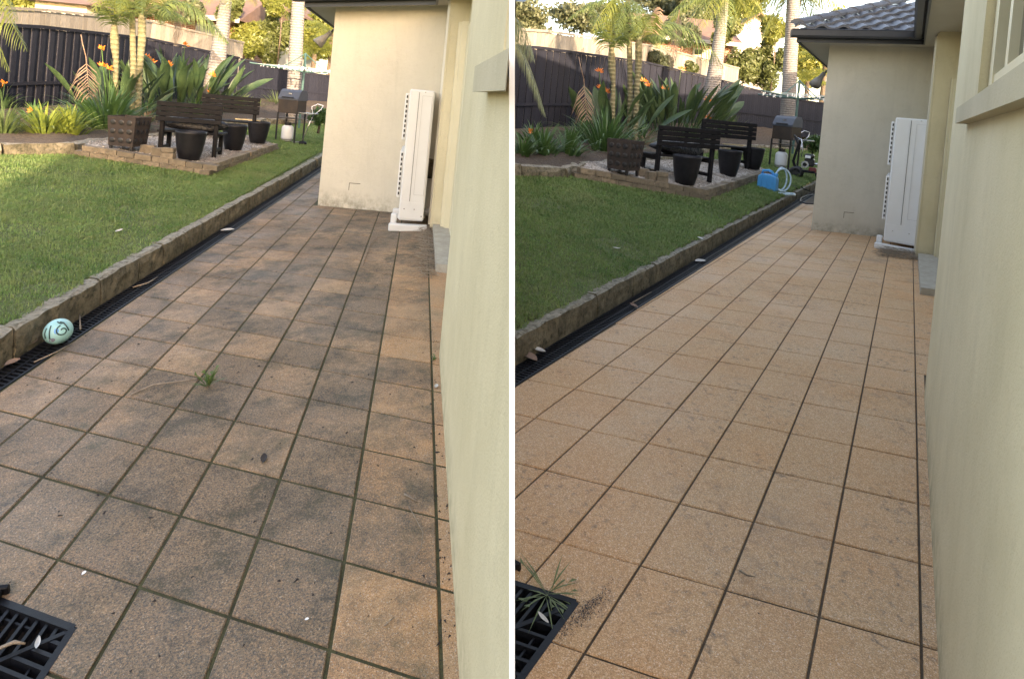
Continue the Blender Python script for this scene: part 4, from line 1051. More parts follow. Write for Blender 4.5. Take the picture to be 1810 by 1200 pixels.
    rr = random.Random(2)
    for q in (.45, .6, .75, .9):
        m = MB(); C4 = [np.array([math.cos(rot + i * math.pi / 2) * ar * q, math.sin(rot + i * math.pi / 2) * ar * q, zb + 3 * k * q]) for i in range(5)]
        for i in range(4): m.tube([C4[i], C4[i + 1]], .35 * k, 5)
        m.build('line', M['line'], o)
        for i in range(4):
            for j in range(4):
                t = rr.random(); c = C4[i] * (1 - t) + C4[i + 1] * t; fix(MB().box(-.7 * k, .7 * k, -.7 * k, .7 * k, -4 * k, 1 * k).build('peg', M['white'], o, loc=c))
for Y in (LY, RY): terrace_things(Y)

# ------------------------------------------------------------------ plants
def frond(P0, P1, lift, ll, n=30, droop=.75, seed=0, w=.022, twist=0.):
    n = int(n * 1.0)
    """pinnate palm leaf from P0 to P1; returns verts, faces"""
    rr = random.Random(seed); P0, P1 = np.asarray(P0, float), np.asarray(P1, float); Cc = (P0 + P1) / 2 + ZV * lift
    V, Fc = [], []; pts = []
    for i in range(n + 1):
        t = i / n; pts.append((1 - t) ** 2 * P0 + 2 * t * (1 - t) * Cc + t * t * P1)
    L = np.linalg.norm(P1 - P0)
    for i in range(0, n):          # rachis
        t = i / n; r = .012 * L * (1 - t * .8) * .8
        a, b = pts[i], pts[i + 1]; d = b - a; d /= np.linalg.norm(d) + 1e-9; s = np.cross(d, ZV); s /= np.linalg.norm(s) + 1e-9; k = len(V)
        V += [a - s * r, a + s * r, a - np.cross(s, d) * r * -1, b - s * r * .95, b + s * r * .95, b + np.cross(s, d) * r]; Fc += [[k, k + 2, k + 5, k + 3], [k + 2, k + 1, k + 4, k + 5], [k + 1, k, k + 3, k + 4]]
        if t < .08: continue
        for sg in (-1, 1):
            for sub in range(1):
                c = a + (b - a) * (.25 + .5 * rr.random()); q = math.sin(math.pi * min(1, t * .85 + .18)) ** .6 * ll * rr.uniform(.85, 1.1)
                out = s * sg * math.cos(twist) + np.cross(s, d) * math.sin(twist) * sg
                e = out * .80 + d * (.45 + .3 * t) - ZV * droop * rr.uniform(.3, .7); e /= np.linalg.norm(e)
                e2 = e * .75 - ZV * droop * rr.uniform(.7, 1.1); e2 /= np.linalg.norm(e2)
                m = c + e * q * .5; tip = m + e2 * q * .5; wv = d * w * .62 * rr.uniform(.8, 1.2)
                k = len(V); V += [c - wv * .6, c + wv * .6, m + wv, m - wv, tip]; Fc += [[k, k + 1, k + 2, k + 3], [k + 3, k + 2, k + 4]]
    return V, Fc
def trunk(pts, rad, name, mat, par, o0, n=14):
    P = []; Rr = []
    for i in range(len(pts) - 1):
        for k in range(6): t = k / 6; P.append(np.asarray(pts[i]) * (1 - t) + np.asarray(pts[i + 1]) * t); Rr.append((rad[i] * (1 - t) + rad[i + 1] * t) * R.uniform(.985, 1.015))
    P.append(np.asarray(pts[-1])); Rr.append(rad[-1]); m = MB(); m.tube([p - o0 for p in P], Rr, n); return m.build(name, mat, par, True)
def palm(Y, name, label, grp, z, tr, mat, fronds, leaf, ll=.55, w=.022, crown=None):
    """tr: list (px,py,half width px); fronds: (x0,y0,x1,y1,dz,lift,material)"""
    pts = [at(*Y.m(x, y), z) for x, y, _ in tr]; o0 = pts[0]; o = empty(name, o0); tag(o, label + ' ' + WHERE[Y.n], 'palm', grp)
    pts[0] = pts[0] - ZV * .5
    trunk(pts, [r * z / F for _, _, r in tr], 'trunk', mat, o, o0)
    for i, (x0, y0, x1, y1, dz, lift, mt) in enumerate(fronds):
        A, B = at(*Y.m(x0, y0), z), at(*Y.m(x1, y1), z + dz); L = np.linalg.norm(B - A)
        V, Fc = frond(A, B, lift * L, ll * (.6 + .4 * min(1, L)) * z / 14, 34, .8, i * 7 + int(x0), w * z / 14); mk('frond', [p - o0 for p in V], Fc, M[mt or leaf], o)
    return o
def palms(Y):
    D = Y.n; z1 = 12.5 if D == 'L' else 14.5
    palm(Y, 'slender_palm', 'short slender palm with swollen green neck by the dimpled planter', 'slender green palms', z1, [(207, 150, 4.2), (205, 105, 4.2), (203, 85, 6.5), (202, 62, 6.5), (202, 40, 4.)], M['trunk_green'],
         [(202, 45, 165, -30, .6, .12, None), (202, 45, 232, -25, .4, .12, None), (202, 48, 180, 10, -.8, .15, None), (202, 48, 226, 22, -.6, .25, None), (202, 42, 204, -40, -.5, .05, 'frond_y'), (203, 45, 258, 0, .5, .22, None)], 'frond', .42)
    palm(Y, 'slender_palm', 'left twin slender palm rising out of the picture', 'slender green palms', z1 + .3, [(237, 195, 5.2), (236, 120, 5.), (234, 40, 4.6), (232, -45, 4.4)], M['trunk_green'],
         [(232, -35, 180, 12, -.6, .35, None), (232, -40, 120, 0, -.2, .35, None), (232, -40, 276, 18, -.9, .3, None), (232, -35, 210, 25, -1.2, .4, None), (232, -35, 160, 28, -1.4, .4, 'frond_y'), (232, -38, 252, 30, -1.4, .4, None)], 'frond', .5)
    palm(Y, 'slender_palm', 'right twin slender palm with its crown in view', 'slender green palms', z1 + .1, [(246, 198, 5.), (248, 110, 5.), (251, 70, 6.4), (251, 36, 6.), (253, 22, 4.)], M['trunk_green'],
         [(252, 34, 285, -30, .3, .1, 'frond_dead'), (252, 30, 225, -30, .4, .1, None), (252, 34, 305, 10, .6, .35, None), (252, 34, 340, 44, 1.0, .45, None), (252, 30, 275, -20, -.8, .2, 'frond_y'), (252, 34, 300, 30, -.8, .4, None), (253, 30, 330, 8, .8, .4, None)], 'frond', .52)
    z2 = 17. if D == 'L' else 20.5
    palm(Y, 'pale_palm', 'big pale leaning palm trunk behind the benches', 'pale trunked palms', z2, [(372, 182, 18), (378, 150, 16.5), (385, 105, 13.5), (393, 50, 11), (400, 0, 9.5), (404, -60, 9)], M['trunk_pale'],
         [(404, -60, 300, -8, -1., .3, None), (404, -60, 330, 22, -.6, .4, None), (404, -62, 455, 12, .8, .35, 'frond_y'), (404, -62, 480, -10, 1., .3, 'frond_y'), (404, -58, 405, 20, -1.2, .3, None), (404, -58, 285, 18, .6, .35, 'frond_y'), (404, -58, 360, 12, -1., .4, 'frond_y')], 'frond', .62)
    palm(Y, 'pale_palm', 'upright pale palm trunk behind the clothes hoist', 'pale trunked palms', z2 + 1.5, [(519, 190, 12.5), (521, 130, 12), (524, 70, 11.5), (528, 0, 11), (531, -60, 10.5)], M['trunk_pale'],
         [(531, -70, 470, 25, .5, .3, 'frond_y'), (531, -70, 600, 20, .5, .3, 'frond_y'), (531, -70, 440, -5, 1., .3, 'frond_y'), (531, -70, 505, 38, 1.2, .35, 'frond_y'), (531, -70, 565, 35, 1.5, .3, 'frond_y'), (531, -70, 620, -30, -.5, .25, None)], 'frond_y', .75)
    # arching green frond and dead frond hanging over the strelitzia
    za = 14. if D == 'L' else 16.5
    for nm, lab, a, b, dz, lf, mt, ll, dr in (('palm_frond', 'long arching green palm frond hanging in front of the pale trunk', (300, -2), (405, 78), .4, .30, 'frond', .75, .95),
                                      ('dead_palm_frond', 'dead grey brown palm frond hanging straight down under the crowns', (325, -25), (309, 82), .0, .02, 'frond_dead', .55, .5),
                                      ('palm_frond', 'short yellow green palm frond tip hanging above the planter bed', (285, -20), (287, 45), -.3, .1, 'frond_y', .4, .6)):
        A, B = at(*Y.m(*a), za), at(*Y.m(*b), za + dz); V, Fc = frond(A, B, lf * np.linalg.norm(B - A), ll * za / 14, 40, dr, 5, .026)
        tag(mk(nm, [p - A for p in V], Fc, M[mt], loc=A), lab + ' ' + WHERE[D], 'palm frond', 'hanging fronds')
    # brown fallen frond leaning on the fence
    zb = 10.2 if D == 'L' else 11.5; A, B = at(*Y.m(152, 101), zb), at(*Y.m(158, 172), zb - .4); V, Fc = frond(A, B, 0, .46 * zb / 10, 13, .85, 3, .030)
    V = [p - A for p in V]; m_ = MB(); m_.add(V, Fc); m_.tube([np.zeros(3), at(*Y.m(146, 78), zb) - A, at(*Y.m(143, 62), zb + .2) - A], .008, 6); b = m_.build('dead_palm_frond', M['frond_dead']); b.location = [float(x) for x in A]; tag(b, 'dead brown palm frond hooked against the charcoal fence ' + WHERE[D], 'palm frond', 'dead fronds on the fences')
    # frond at the left edge
    ze = 6.4 if D == 'L' else 7.2
    if D == 'L': spec = (((-60, -60), (48, 92), 0., .15, 'frond_y', .50), ((-70, -40), (18, 128), .2, .12, 'frond_y', .42), ((-60, -70), (30, 40), -.3, .2, 'frond_y', .45))
    else: spec = (((-60, 10), (84, 172), 0., .22, 'frond_pale', .46), ((-60, -20), (62, 70), .2, .30, 'frond_pale', .50))
    for i, (a, b_2, dz, lf, mt, ll) in enumerate(spec):
        A, B = at(*Y.m(*a), ze), at(*Y.m(*b_2), ze + dz)
        if D == 'R': A = at(max(Y.m(*a)[0], 893), Y.m(*a)[1], ze)
        V, Fc = frond(A, B, lf * np.linalg.norm(B - A), ll * ze / 8, 34, 1.1, i + 2, .016); o = mk('palm_frond', [p - A for p in V], Fc, M[mt], loc=A)
        tag(o, ['longest', 'lowest', 'uppermost'][i] + ' drooping frond of the palm at the left edge ' + WHERE[D], 'palm frond', 'drooping edge fronds')
for Y in (LY, RY): palms(Y)

def paddle_mesh(seed, L=1., wd=.16, stalk=.45):
    rr = random.Random(seed); V, Fc = [], []; n = 9
    bend = rr.uniform(.15, .5); dx = 0; pts = []
    ang = 0.; p = np.zeros(3)
    for i in range(n + 1):
        t = i / n; pts.append(p.copy()); ang = bend * t * t * 1.6; p = p + np.array([math.sin(ang), 0, math.cos(ang)]) * L / n
    for i, c in enumerate(pts):
        t = i / n
        if t < stalk: w = .008
        else: s = (t - stalk) / (1 - stalk); w = wd * (math.sin(math.pi * min(1, s * .92 + .06)) ** .75)
        if i == n: w = .004
        fold = .35 * w; V += [c + np.array([-fold * .6, -w, 0]), c + np.array([fold, 0, 0]), c + np.array([-fold * .6, w, 0])]
    for i in range(n): Fc += [[i * 3, i * 3 + 1, i * 3 + 4, i * 3 + 3], [i * 3 + 1, i * 3 + 2, i * 3 + 5, i * 3 + 4]]
    me = bpy.data.meshes.new('leaf'); me.from_pydata([tuple(map(float, q)) for q in V], [], Fc); me.materials.append(M['paddle']); me.polygons.foreach_set('use_smooth', [True] * len(me.polygons)); return me
PADDLES = [paddle_mesh(i, 1., R.uniform(.042, .066), R.uniform(.30, .55)) for i in range(6)]
def strelitzia(Y, px, py, dh, spread, hpx, n, flowers, label):
    P = Y.lp(*Y.m(px, py), dh); z = depth(P); k = z / F; o = empty('bird_of_paradise', P); tag(o, label + ' ' + WHERE[Y.n], 'plant', 'birds of paradise'); rr = random.Random(int(px))
    for i in range(n):
        l = mk('leaf', None, None, None, o, me=PADDLES[i % 6]); A = rr.uniform(0, 6.283); r = rr.random() ** .6 * spread * k * .55
        l.location = (r * math.cos(A), r * math.sin(A) * .8, -.05); tl = (r / (spread * k * .55 + 1e-6)) * .50 + rr.uniform(-.15, .35); S_ = hpx * k * rr.uniform(.42, 1.05)
        l.rotation_euler = (Matrix.Rotation(A, 3, 'Z') @ Matrix.Rotation(tl, 3, 'Y') @ Matrix.Rotation(rr.uniform(-1.3, 1.3), 3, 'Z')).to_euler(); l.scale = (S_, S_ * rr.uniform(.8, 1.25), S_)
    for (fx, fy) in flowers:
        T = at(*Y.m(fx, fy), z - .25) - P; s = 8.5 * k; m = MB(); m.tube([np.array([T[0] * .4, T[1] * .4, 0]), T], [.012, .010], 6); m.build('stalk', M['strap'], o)
        m = MB(); rr2 = random.Random(int(fx))
        for a in range(7):
            A = -1.0 + a * .42 + rr2.uniform(-.2, .2); e = np.array([math.sin(A), rr2.uniform(-.5, .5), math.cos(A)]); e /= np.linalg.norm(e); sd_ = np.array([e[2], 0, -e[0]]) * s * .14; b = T + e * s * .1; m.add([b, b + e * s * .5 + sd_, b + e * s * rr2.uniform(.8, 1.2), b + e * s * .5 - sd_ + np.array([0, -.02, 0])], [(0, 1, 2, 3)])
        m.build('flower', M['flower'], o)
def clump(Y, px, py, dh, wpx, hpx, n, mat, name, label, cat='plant', lw=.022, z=None, bend=1.1, flowers=()):
    P = Y.lp(*Y.m(px, py), dh) if z is None else at(*Y.m(px, py), z); zz = depth(P); k = zz / F; rr = random.Random(int(px * 3 + py)); m = MB()
    for i in range(n):
        A = rr.uniform(0, 6.283); q = rr.random(); L = hpx * k * rr.uniform(.7, 1.15); w = lw * rr.uniform(.7, 1.3); r0 = q * wpx * k * .30
        c = np.array([math.cos(A) * r0, math.sin(A) * r0 * .8, -.02]); el = 1.45 - q * .75 + rr.uniform(-.1, .1); pts = []
        for j in range(6):
            pts.append(c.copy()); e = el - (j / 5) ** 1.5 * bend * (.5 + q); c = c + np.array([math.cos(A) * math.cos(e), math.sin(A) * math.cos(e), math.sin(e)]) * L / 5
        sd_ = np.array([-math.sin(A), math.cos(A), 0]); V = []
        for j, p in enumerate(pts): ww = w * (1 - (j / 5) ** 3 * .95); V += [p - sd_ * ww, p - ZV * ww * .25, p + sd_ * ww]
        m.add(V, [[j * 3 + a, j * 3 + a + 1, j * 3 + a + 4, j * 3 + a + 3] for j in range(5) for a in (0, 1)])
    o = empty(name, P); tag(o, label + ' ' + WHERE[Y.n], cat, 'bed plants'); m.build('foliage', mat, o, True)
    for (fx, fy) in flowers:
        T = at(*Y.m(fx, fy), zz - .1) - P; m = MB(); s = 9 * k
        for a in range(8): e = np.array([rr.uniform(-1, 1), rr.uniform(-1, 0), rr.uniform(-.3, 1)]); e /= np.linalg.norm(e); sd_ = np.array([e[2], 0, -e[0]]) * s * .18; m.add([T, T + e * s * .6 + sd_, T + e * s, T + e * s * .6 - sd_], [(0, 1, 2, 3)])
        m.build('flower', M['flower'], o); m = MB(); m.tube([np.zeros(3), T], .008, 5); m.build('stalk', mat, o)
def planting(Y):
    strelitzia(Y, 203, 205, .1, 85, 105, 42, [(180, 88), (182, 118), (193, 124)], 'smaller bird of paradise plant beside the dead frond')
    strelitzia(Y, 312, 196, .1, 135, 120, 105, [(259, 103), (268, 112), (298, 116), (327, 81), (375, 135), (373, 166)], 'large bird of paradise plant with orange flowers behind the bench')
    clump(Y, 190, 226, .1, 165, 84, 190, M['strap'], 'clivia', 'broad dark green clivia clump behind the dimpled planter')
    clump(Y, 122, 236, .1, 85, 56, 80, M['strap_y'] if Y.n == 'L' else M['strap'], 'clivia', 'middle strappy clivia clump in the front bed')
    clump(Y, 78, 236, .1, 95, 62, 80, M['strap_y'] if Y.n == 'L' else M['strap'], 'clivia', 'strappy clivia clump near the fence corner', flowers=[(58, 196)])
    clump(Y, 236, 232, .1, 50, 34, 40, M['strap'], 'clivia', 'small clivia clump right of the dimpled planter')
    if Y.n == 'L':
        clump(Y, 6, 236, .1, 75, 62, 160, M['tuft'], 'grass_tuft', 'fine leaved grassy tuft at the left edge', lw=.008)
        clump(Y, 3, 190, .1, 40, 44, 26, M['paddle'], 'clivia', 'orange flowering plant at the left edge', flowers=[(8, 148), (3, 155)])
    else: clump(Y, 40, 238, .1, 70, 46, 50, M['strap'], 'clivia', 'strappy clivia clump at the left edge')
    zf = 16. if Y.n == 'L' else 19.
    clump(Y, 417, 199, .1, 62, 44, 150, M['tuft'], 'grass_tuft', 'fine leaved grassy tuft behind the benches', lw=.014)
    clump(Y, 489, 196, .1, 50, 40, 120, M['tuft'], 'grass_tuft', 'fine leaved grassy tuft left of the barbecue', lw=.014)
    clump(Y, 262, 215, .1, 40, 36, 36, M['frond_dead'], 'dry_leaf_clump', 'dry straw coloured leaf clump behind the bench end', lw=.012, bend=1.7)
    for i, (x, y, w_, h_, n_, lab) in enumerate(((150, 208, 80, 46, 60, 'shaded strappy clump under the dead frond'), (255, 205, 70, 44, 60, 'shaded strappy clump at the foot of the slender palms'), (345, 206, 90, 46, 80, 'shaded strappy clump behind the first bench back'), (395, 200, 60, 38, 60, 'shaded strappy clump at the foot of the leaning palm'), (455, 196, 60, 26, 60, 'low strappy clump along the back fence'), (60, 214, 90, 40, 60, 'shaded strappy clump at the fence foot on the left'))):
        clump(Y, x, y, .1, w_, h_, n_, M['strap'] if i != 4 else M['tuft'], 'strappy_plant', lab, lw=.020)
    # low leafy shrubs right of the barbecue
    leafy(Y, 'low_shrub', 565, 205, 22, 18, zf - 1, 900, M['strap'], 'low dark green shrub against the back fence right of the barbecue', .035, 'shrub')
def leafy(Y, name, px, py, rx, ry, z, n, mat, label, ls, cat='tree', trunk_to=None, lobes=9, group=None, dark=None):
    """crown of many leaf faces in uneven lobes; trunk below"""
    C = at(*Y.m(px, py), z); k = z / F; rr = np.random.default_rng(int(px * 7 + py + 40)); cr = []; 
    for i in range(lobes):
        d = rr.normal(size=3); d /= np.linalg.norm(d); cr.append((d * np.array([rx, rx * .8, ry]) * k * rr.uniform(.25, .75), rr.uniform(.32, .58)))
    li = rr.integers(0, lobes, n); d = rr.normal(size=(n, 3)); d /= np.linalg.norm(d, axis=1)[:, None]; rad = rr.random(n) ** .35
    cc = np.array([c for c, _ in cr])[li]; rr_ = np.array([r for _, r in cr])[li]
    P = cc + d * (rad * rr_)[:, None] * np.array([rx, rx * .8, ry]) * k
    nrm = d + rr.normal(size=(n, 3)) * .7; nrm /= np.linalg.norm(nrm, axis=1)[:, None]; t = np.cross(nrm, rr.normal(size=(n, 3))); t /= np.linalg.norm(t, axis=1)[:, None]; b = np.cross(nrm, t); s = ls * rr.uniform(.6, 1.4, n)[:, None]
    V = np.stack([P - t * s * 1.5, P + b * s * .6, P + t * s * 1.5, P - b * s * .6], 1).reshape(-1, 3)
    base = C - ZV * (ry * k * 1.0 + (trunk_to or 0)); o = empty(name, base); tag(o, label + ' ' + WHERE[Y.n], cat, group)
    off = C - base
    fast_mesh('crown', V + off, np.arange(n * 4).reshape(-1, 4), mat, o)
    m = MB(); r = max(.03, rx * k * .035); top = off - ZV * ry * k * .2; m.tube([(0, 0, -.2), top * .5 + np.array([r, 0, 0]), top], [r * 1.3, r, r * .7], 8)
    for i in range(min(5, lobes)): m.tube([top * .8, off + cr[i][0]], [r * .6, r * .15], 6)
    m.build('trunk', M['bark'], o, True)
for Y in (LY, RY): planting(Y)
def backdrop(Y):
    D = Y.n; z = 27. if D == 'L' else 32.
    leafy(Y, 'garden_shrub', 441, 68, 26, 46, z, 5200, M['shrub_y'] if D == 'L' else M['shrub'], 'tall ' + ('yellow green' if D == 'L' else 'green') + ' shrub, left of the pair behind the back fence', .075, 'shrub', 1., group='tall shrubs')
    leafy(Y, 'garden_shrub', 485, 68, 32, 48, z + .6, 7000, M['shrub'], 'tall dark green shrub right of the pair behind the back fence', .075, 'shrub', 1., group='tall shrubs')
    leafy(Y, 'leafy_tree', 560, 60, 46, 70, z + 8, 6500, M['shrub_y'], 'sunlit yellow green tree behind the upright palm trunk', .12, 'tree', 3.)
    leafy(Y, 'leafy_tree', 625, 40, 40, 80, z + 10, 3500, M['frond_y'], 'sunlit palm like tree mostly hidden by the wing', .12, 'tree', 3.)
    leafy(Y, 'grey_tree', 365, -28, 62, 48, z + 6, 6500, M['tree'], 'grey green tree rising above the brick house', .10, 'tree', 5.)
    leafy(Y, 'grey_tree', 285, -40, 70, 55, z + 10, 5500, M['tree'], 'second grey green tree further behind the brick house', .11, 'tree', 5.)
    leafy(Y, 'grey_tree', 150, -10, 80, 40, z + 4, 5500, M['tree'] if D == 'R' else M['shrub_y'], 'broad tree above the fence near the slender palms', .10, 'tree', 3.)
    leafy(Y, 'grey_tree', 40, -5, 70, 50, z + 2, 5000, M['shrub_y'] if D == 'L' else M['tree'], 'broad tree above the fence at the left', .10, 'tree', 3.)
    leafy(Y, 'leafy_tree', 440, -40, 60, 60, z + 14, 4500, M['shrub_y'], 'tall sunlit tree far behind the boarded house', .14, 'tree', 5.)
    for i, (x, y, rx, ry, zo, mt, lab) in enumerate(((330, 8, 40, 34, 2., 'tree', 'dark grey green tree crown before the brick house roof'), (408, 14, 26, 30, 3., 'shrub', 'green tree crown between the brick and the boarded house'), (232, 0, 46, 32, 0., 'shrub', 'dark tree crown behind the slender palm crowns'), (500, 4, 34, 26, 4., 'shrub_y', 'yellow green tree crown left of the upright palm trunk'))):
        leafy(Y, 'leafy_tree', x, y, rx, ry, (23. if D == 'L' else 28.) + zo, 4200, M[mt], lab, .07, 'tree', 2.5)
    zz = 19. if D == 'L' else 22.
    for i, (x, y, rx, ry, mt, lab) in enumerate(((118, 62, 34, 26, 'shrub', 'dark bush over the fence left of the slender palms'), (285, 66, 26, 24, 'tree', 'grey bush over the fence right of the slender palms'), (342, 80, 22, 18, 'shrub', 'small green bush over the fence by the leaning trunk'))):
        leafy(Y, 'fence_bush', x, y, rx, ry, zz + 2 * i, 2600, M[mt], lab, .06, 'shrub', .6, group='bushes beyond the side fences')
    if D == 'L':
        C0 = at(95, 60, 24.); hs = empty('rendered_house', C0); tag(hs, 'beige rendered house wall above the fence at the left edge', 'house')
        fix(MB().box(-.9, 1.3, 0, 6, -3, 1.3).build('wall', M['weatherboard'], hs)); m = MB(); m.prism([(-1.3, -.5, 1.3), (-1.3, 6.5, 1.3), (-1.3, 3, 2.6)], (3., 0, 0)); fix(m.build('roof', M['roofbrown'], hs))
    # fan palms catching the sun behind the hoist
    zf = z + 3; 
    for i, (x, y) in enumerate(((556, 96), (588, 60))):
        P = at(*Y.m(x, y), zf + i); o = empty('feathery_palm', P - ZV * 2.5); tag(o, ('lower' if i == 0 else 'upper') + ' bright feathery palm behind the clothes hoist ' + WHERE[D], 'palm', 'feathery palms')
        m = MB(); m.tube([(0, 0, -.5), (0, 0, 2.5)], [.16, .12], 10); m.build('trunk', M['bark'], o)
        for a in range(13):
            A = a * 2 * math.pi / 13 + .2; e = np.array([math.cos(A), math.sin(A), 0]); V, Fc = frond(np.array([0, 0, 2.5]), np.array([0, 0, 2.5]) + e * 1.9 + ZV * R.uniform(-.7, .9), .7, .62, 22, .7, a, .045); mk('frond', V, Fc, M['frond_y'], o)
for Y in (LY, RY): backdrop(Y)

# ------------------------------------------------------------------ drain pits, ball, litter
def pit(Y):
    D = Y.n; u0, u1, v0, v1 = 1.47, 2.62, -1.70, -.59; o0 = Y.G(u1, v1)
    o = empty('drain_pit', o0); tag(o, 'square black plastic drain pit with ribbed grate let into ' + ('the dirty path' if D == 'L' else 'the clean path'), 'drain', 'square drain pits')
    def Q(u, v, h): return Y.G(u, v, h) - o0
    def vis(u): return D == 'L' or True
    def bar(ua, va, ub, vb, w, h0, h1, name='bar', mat='blackplastic'):
        a, b = Q(ua, va, 0), Q(ub, vb, 0); d = b - a; d /= np.linalg.norm(d); s = np.cross(ZV, d) * w / 2
        m = MB(); m.prism([a - s + ZV * h0, b - s + ZV * h0, b + s + ZV * h0, a + s + ZV * h0], ZV * (h1 - h0)); return fix(m.build(name, M[mat], o))
    m = MB(); m.quad(Q(u0, v0, -.22), Q(u1, v0, -.22), Q(u1, v1, -.22), Q(u0, v1, -.22))
    for a, b in (((u0, v0), (u1, v0)), ((u1, v0), (u1, v1)), ((u1, v1), (u0, v1)), ((u0, v1), (u0, v0))): m.quad(Q(*a, -.22), Q(*b, -.22), Q(*b, -.012), Q(*a, -.012))
    m.build('sump', M['debris'], o)
    lw = .016
    for a, b in (((u0, v0), (u1, v0)), ((u1, v0), (u1, v1)), ((u1, v1), (u0, v1)), ((u0, v1), (u0, v0))):
        bar(*a, *b, .020, -.03, .001 + (.001 if a[0] == b[0] else 0), 'frame')
    n = 9
    cu, cv = u1 - .04, v1 - .04; L = min(u1 - u0, v1 - v0) - .08
    bar(cu, cv, cu - L, cv - L, .014, -.024, -.002, 'diagonal')
    for i in range(1, n):
        t = L * i / n
        bar(cu - t, cv - t, cu - t, v1 - .02, .010, -.024, -.004); bar(cu - t, cv - t, u1 - .02, cv - t, .010, -.024, -.004)
    for t in (.34, .67): bar(cu - L * t - .0, v1 - .1, cu - L, v1 - .1 - .0, .006, -.028, -.012, 'cross_bar'); bar(u1 - .24 * t * 2, cv - L * t, u1 - .24 * t * 2, cv - L, .006, -.028, -.012, 'cross_bar')
    # a loose ribbed grate lifted out beside it
    c = Y.G(1.80, -.46) if D == 'L' else Y.G(1.86, -.44)
    g_ = empty('loose_grate', c); g_.rotation_euler = (math.radians(18), 0, Y.ang - math.pi / 2 + .1); tag(g_, 'loose ribbed black drain grate lying at the corner of the pit in ' + ('the dirty path' if D == 'L' else 'the clean path'), 'drain grate', 'loose drain grates')
    for i in range(5): fix(MB().box(-.26 + i * .052, -.228 + i * .052, -.20, .0, .005, .030, .004).build('rib', M['blackplastic'], g_))
    for y in (-.20, -.012): fix(MB().box(-.27, -.005, y, y + .014, .002, .034, .003).build('edge_bar', M['blackplastic'], g_))
for Y in (LY, RY): pit(Y)

def ball():
    P = LY.hp(101, 607, 0); z = depth(P); r = 21.5 * z / F; C = P + ZV * r
    o = empty('toy_ball', P); tag(o, 'pale aqua toy ball with dark swirl stripes resting on the channel drain', 'ball'); off = np.array([0, 0, r])
    m = MB(); m.lathe([(r * math.sin(math.pi * i / 20), -r * math.cos(math.pi * i / 20)) for i in range(21)], 36); m.build('shell', plain('aqua_plastic', (.24, .50, .52), (.30, .55, .55), 8, .35, .02), o, True, off)
    f = EYE - C; f /= np.linalg.norm(f); x = np.cross(ZV, f); x /= np.linalg.norm(x); y = np.cross(f, x); dk = plain('dark_teal_print', (.012, .05, .055), (.02, .06, .06), 8, .4, 0)
    def sp(a, b): k = math.sqrt(max(0, 1 - a * a - b * b)); return (x * a + y * b + f * k) * r * 1.003
    def stripe(pts):
        mm = MB(); mm.tube([sp(a, b) for a, b in pts], .0042, 6); mm.build('stripe', dk, o, True, off)
    stripe([(.28 + (.10 + .36 * t / 14) * math.cos(t * .50 + 3.6), .02 - (.10 + .36 * t / 14) * math.sin(t * .50 + 3.6)) for t in range(15)])
    stripe([(-.55 + .06 * (k / 6 - .5) ** 2 * 4, .5 - k / 6 * 1.0) for k in range(7)]); stripe([(-.83 + .10 * (k / 6 - .5) ** 2 * 4, .35 - k / 6 * .8) for k in range(7)]); stripe([(.05 + .09 * k, .70 - .015 * k * k) for k in range(8)]); stripe([(-.1 + .07 * k, .75 - .09 * k + .012 * k * k) for k in range(7)])
    def patch(a, b, ra, rb, mat, nm):
        V = [sp(a, b)] + [sp(a + ra * math.cos(k * math.pi / 6), b + rb * math.sin(k * math.pi / 6)) for k in range(12)]; mk(nm, V, [[0, 1 + k, 1 + (k + 1) % 12] for k in range(12)], mat, o, False, off)
    patch(-.12, .03, .17, .22, plain('blue_print', (.06, .30, .62), (.08, .34, .66), 8, .4, 0), 'blue_patch'); patch(-.34, -.62, .2, .14, plain('mauve_print', (.16, .14, .22), (.2, .18, .26), 8, .4, 0), 'mauve_patch')
ball()

def curled_leaf(Y, px, py, lpx, wpx, mat, label, h=0., seed=0, plane='path', rot=None, group='fallen leaves'):
    P = Y.hp(px, py, h) if plane == 'path' else Y.lp(px, py, .02); k = depth(P) / F; L, w = lpx * k, wpx * k; rr = random.Random(seed + int(px)); V, Fc = [], []; n = 7
    cu = rr.uniform(.5, 1.1)
    for i in range(n + 1):
        t = i / n; ww = w * .5 * math.sin(math.pi * (t * .94 + .03)) ** .7; zc = .25 * L * (t - .4) ** 2 * 2 * cu
        V += [(L * (t - .5), -ww, zc + ww * cu * .7 + .002), (L * (t - .5), 0, zc + .002), (L * (t - .5), ww, zc + ww * cu * .7 + .002)]
    for i in range(n): Fc += [[i * 3, i * 3 + 1, i * 3 + 4, i * 3 + 3], [i * 3 + 1, i * 3 + 2, i * 3 + 5, i * 3 + 4]]
    o = mk('fallen_leaf', V, Fc, mat, None, True, P + ZV * .002); o.rotation_euler = (0, 0, rr.uniform(0, 6.3) if rot is None else rot); tag(o, label, 'leaf', group)
def twig(Y, pts, rad, label, h=.004, name='twig', cat='twig', mat='twig'):
    Q = [Y.hp(x, y, h + (.012 if 0 < i < len(pts) - 1 else 0)) for i, (x, y) in enumerate(pts)]; m = MB(); m.tube([q - Q[0] for q in Q], [rad] * (len(Q) - 1) + [rad * .5], 6); o = m.build(name, M[mat], None, True, Q[0]); tag(o, label, cat, 'fallen twigs')
dl, plf = M['dryleaf'], M['paleleaf']
curled_leaf(LY, 402, 409, 22, 14, plf, 'curled pale leaf on the channel drain halfway along the left path', 0, 1, rot=.6)
curled_leaf(LY, 48, 612, 40, 26, dl, 'crumpled red brown leaf at the kerb foot left of the ball', .01, 2); curled_leaf(LY, 62, 600, 26, 20, dl, 'smaller red brown leaf against the kerb beside the ball', .02, 3)
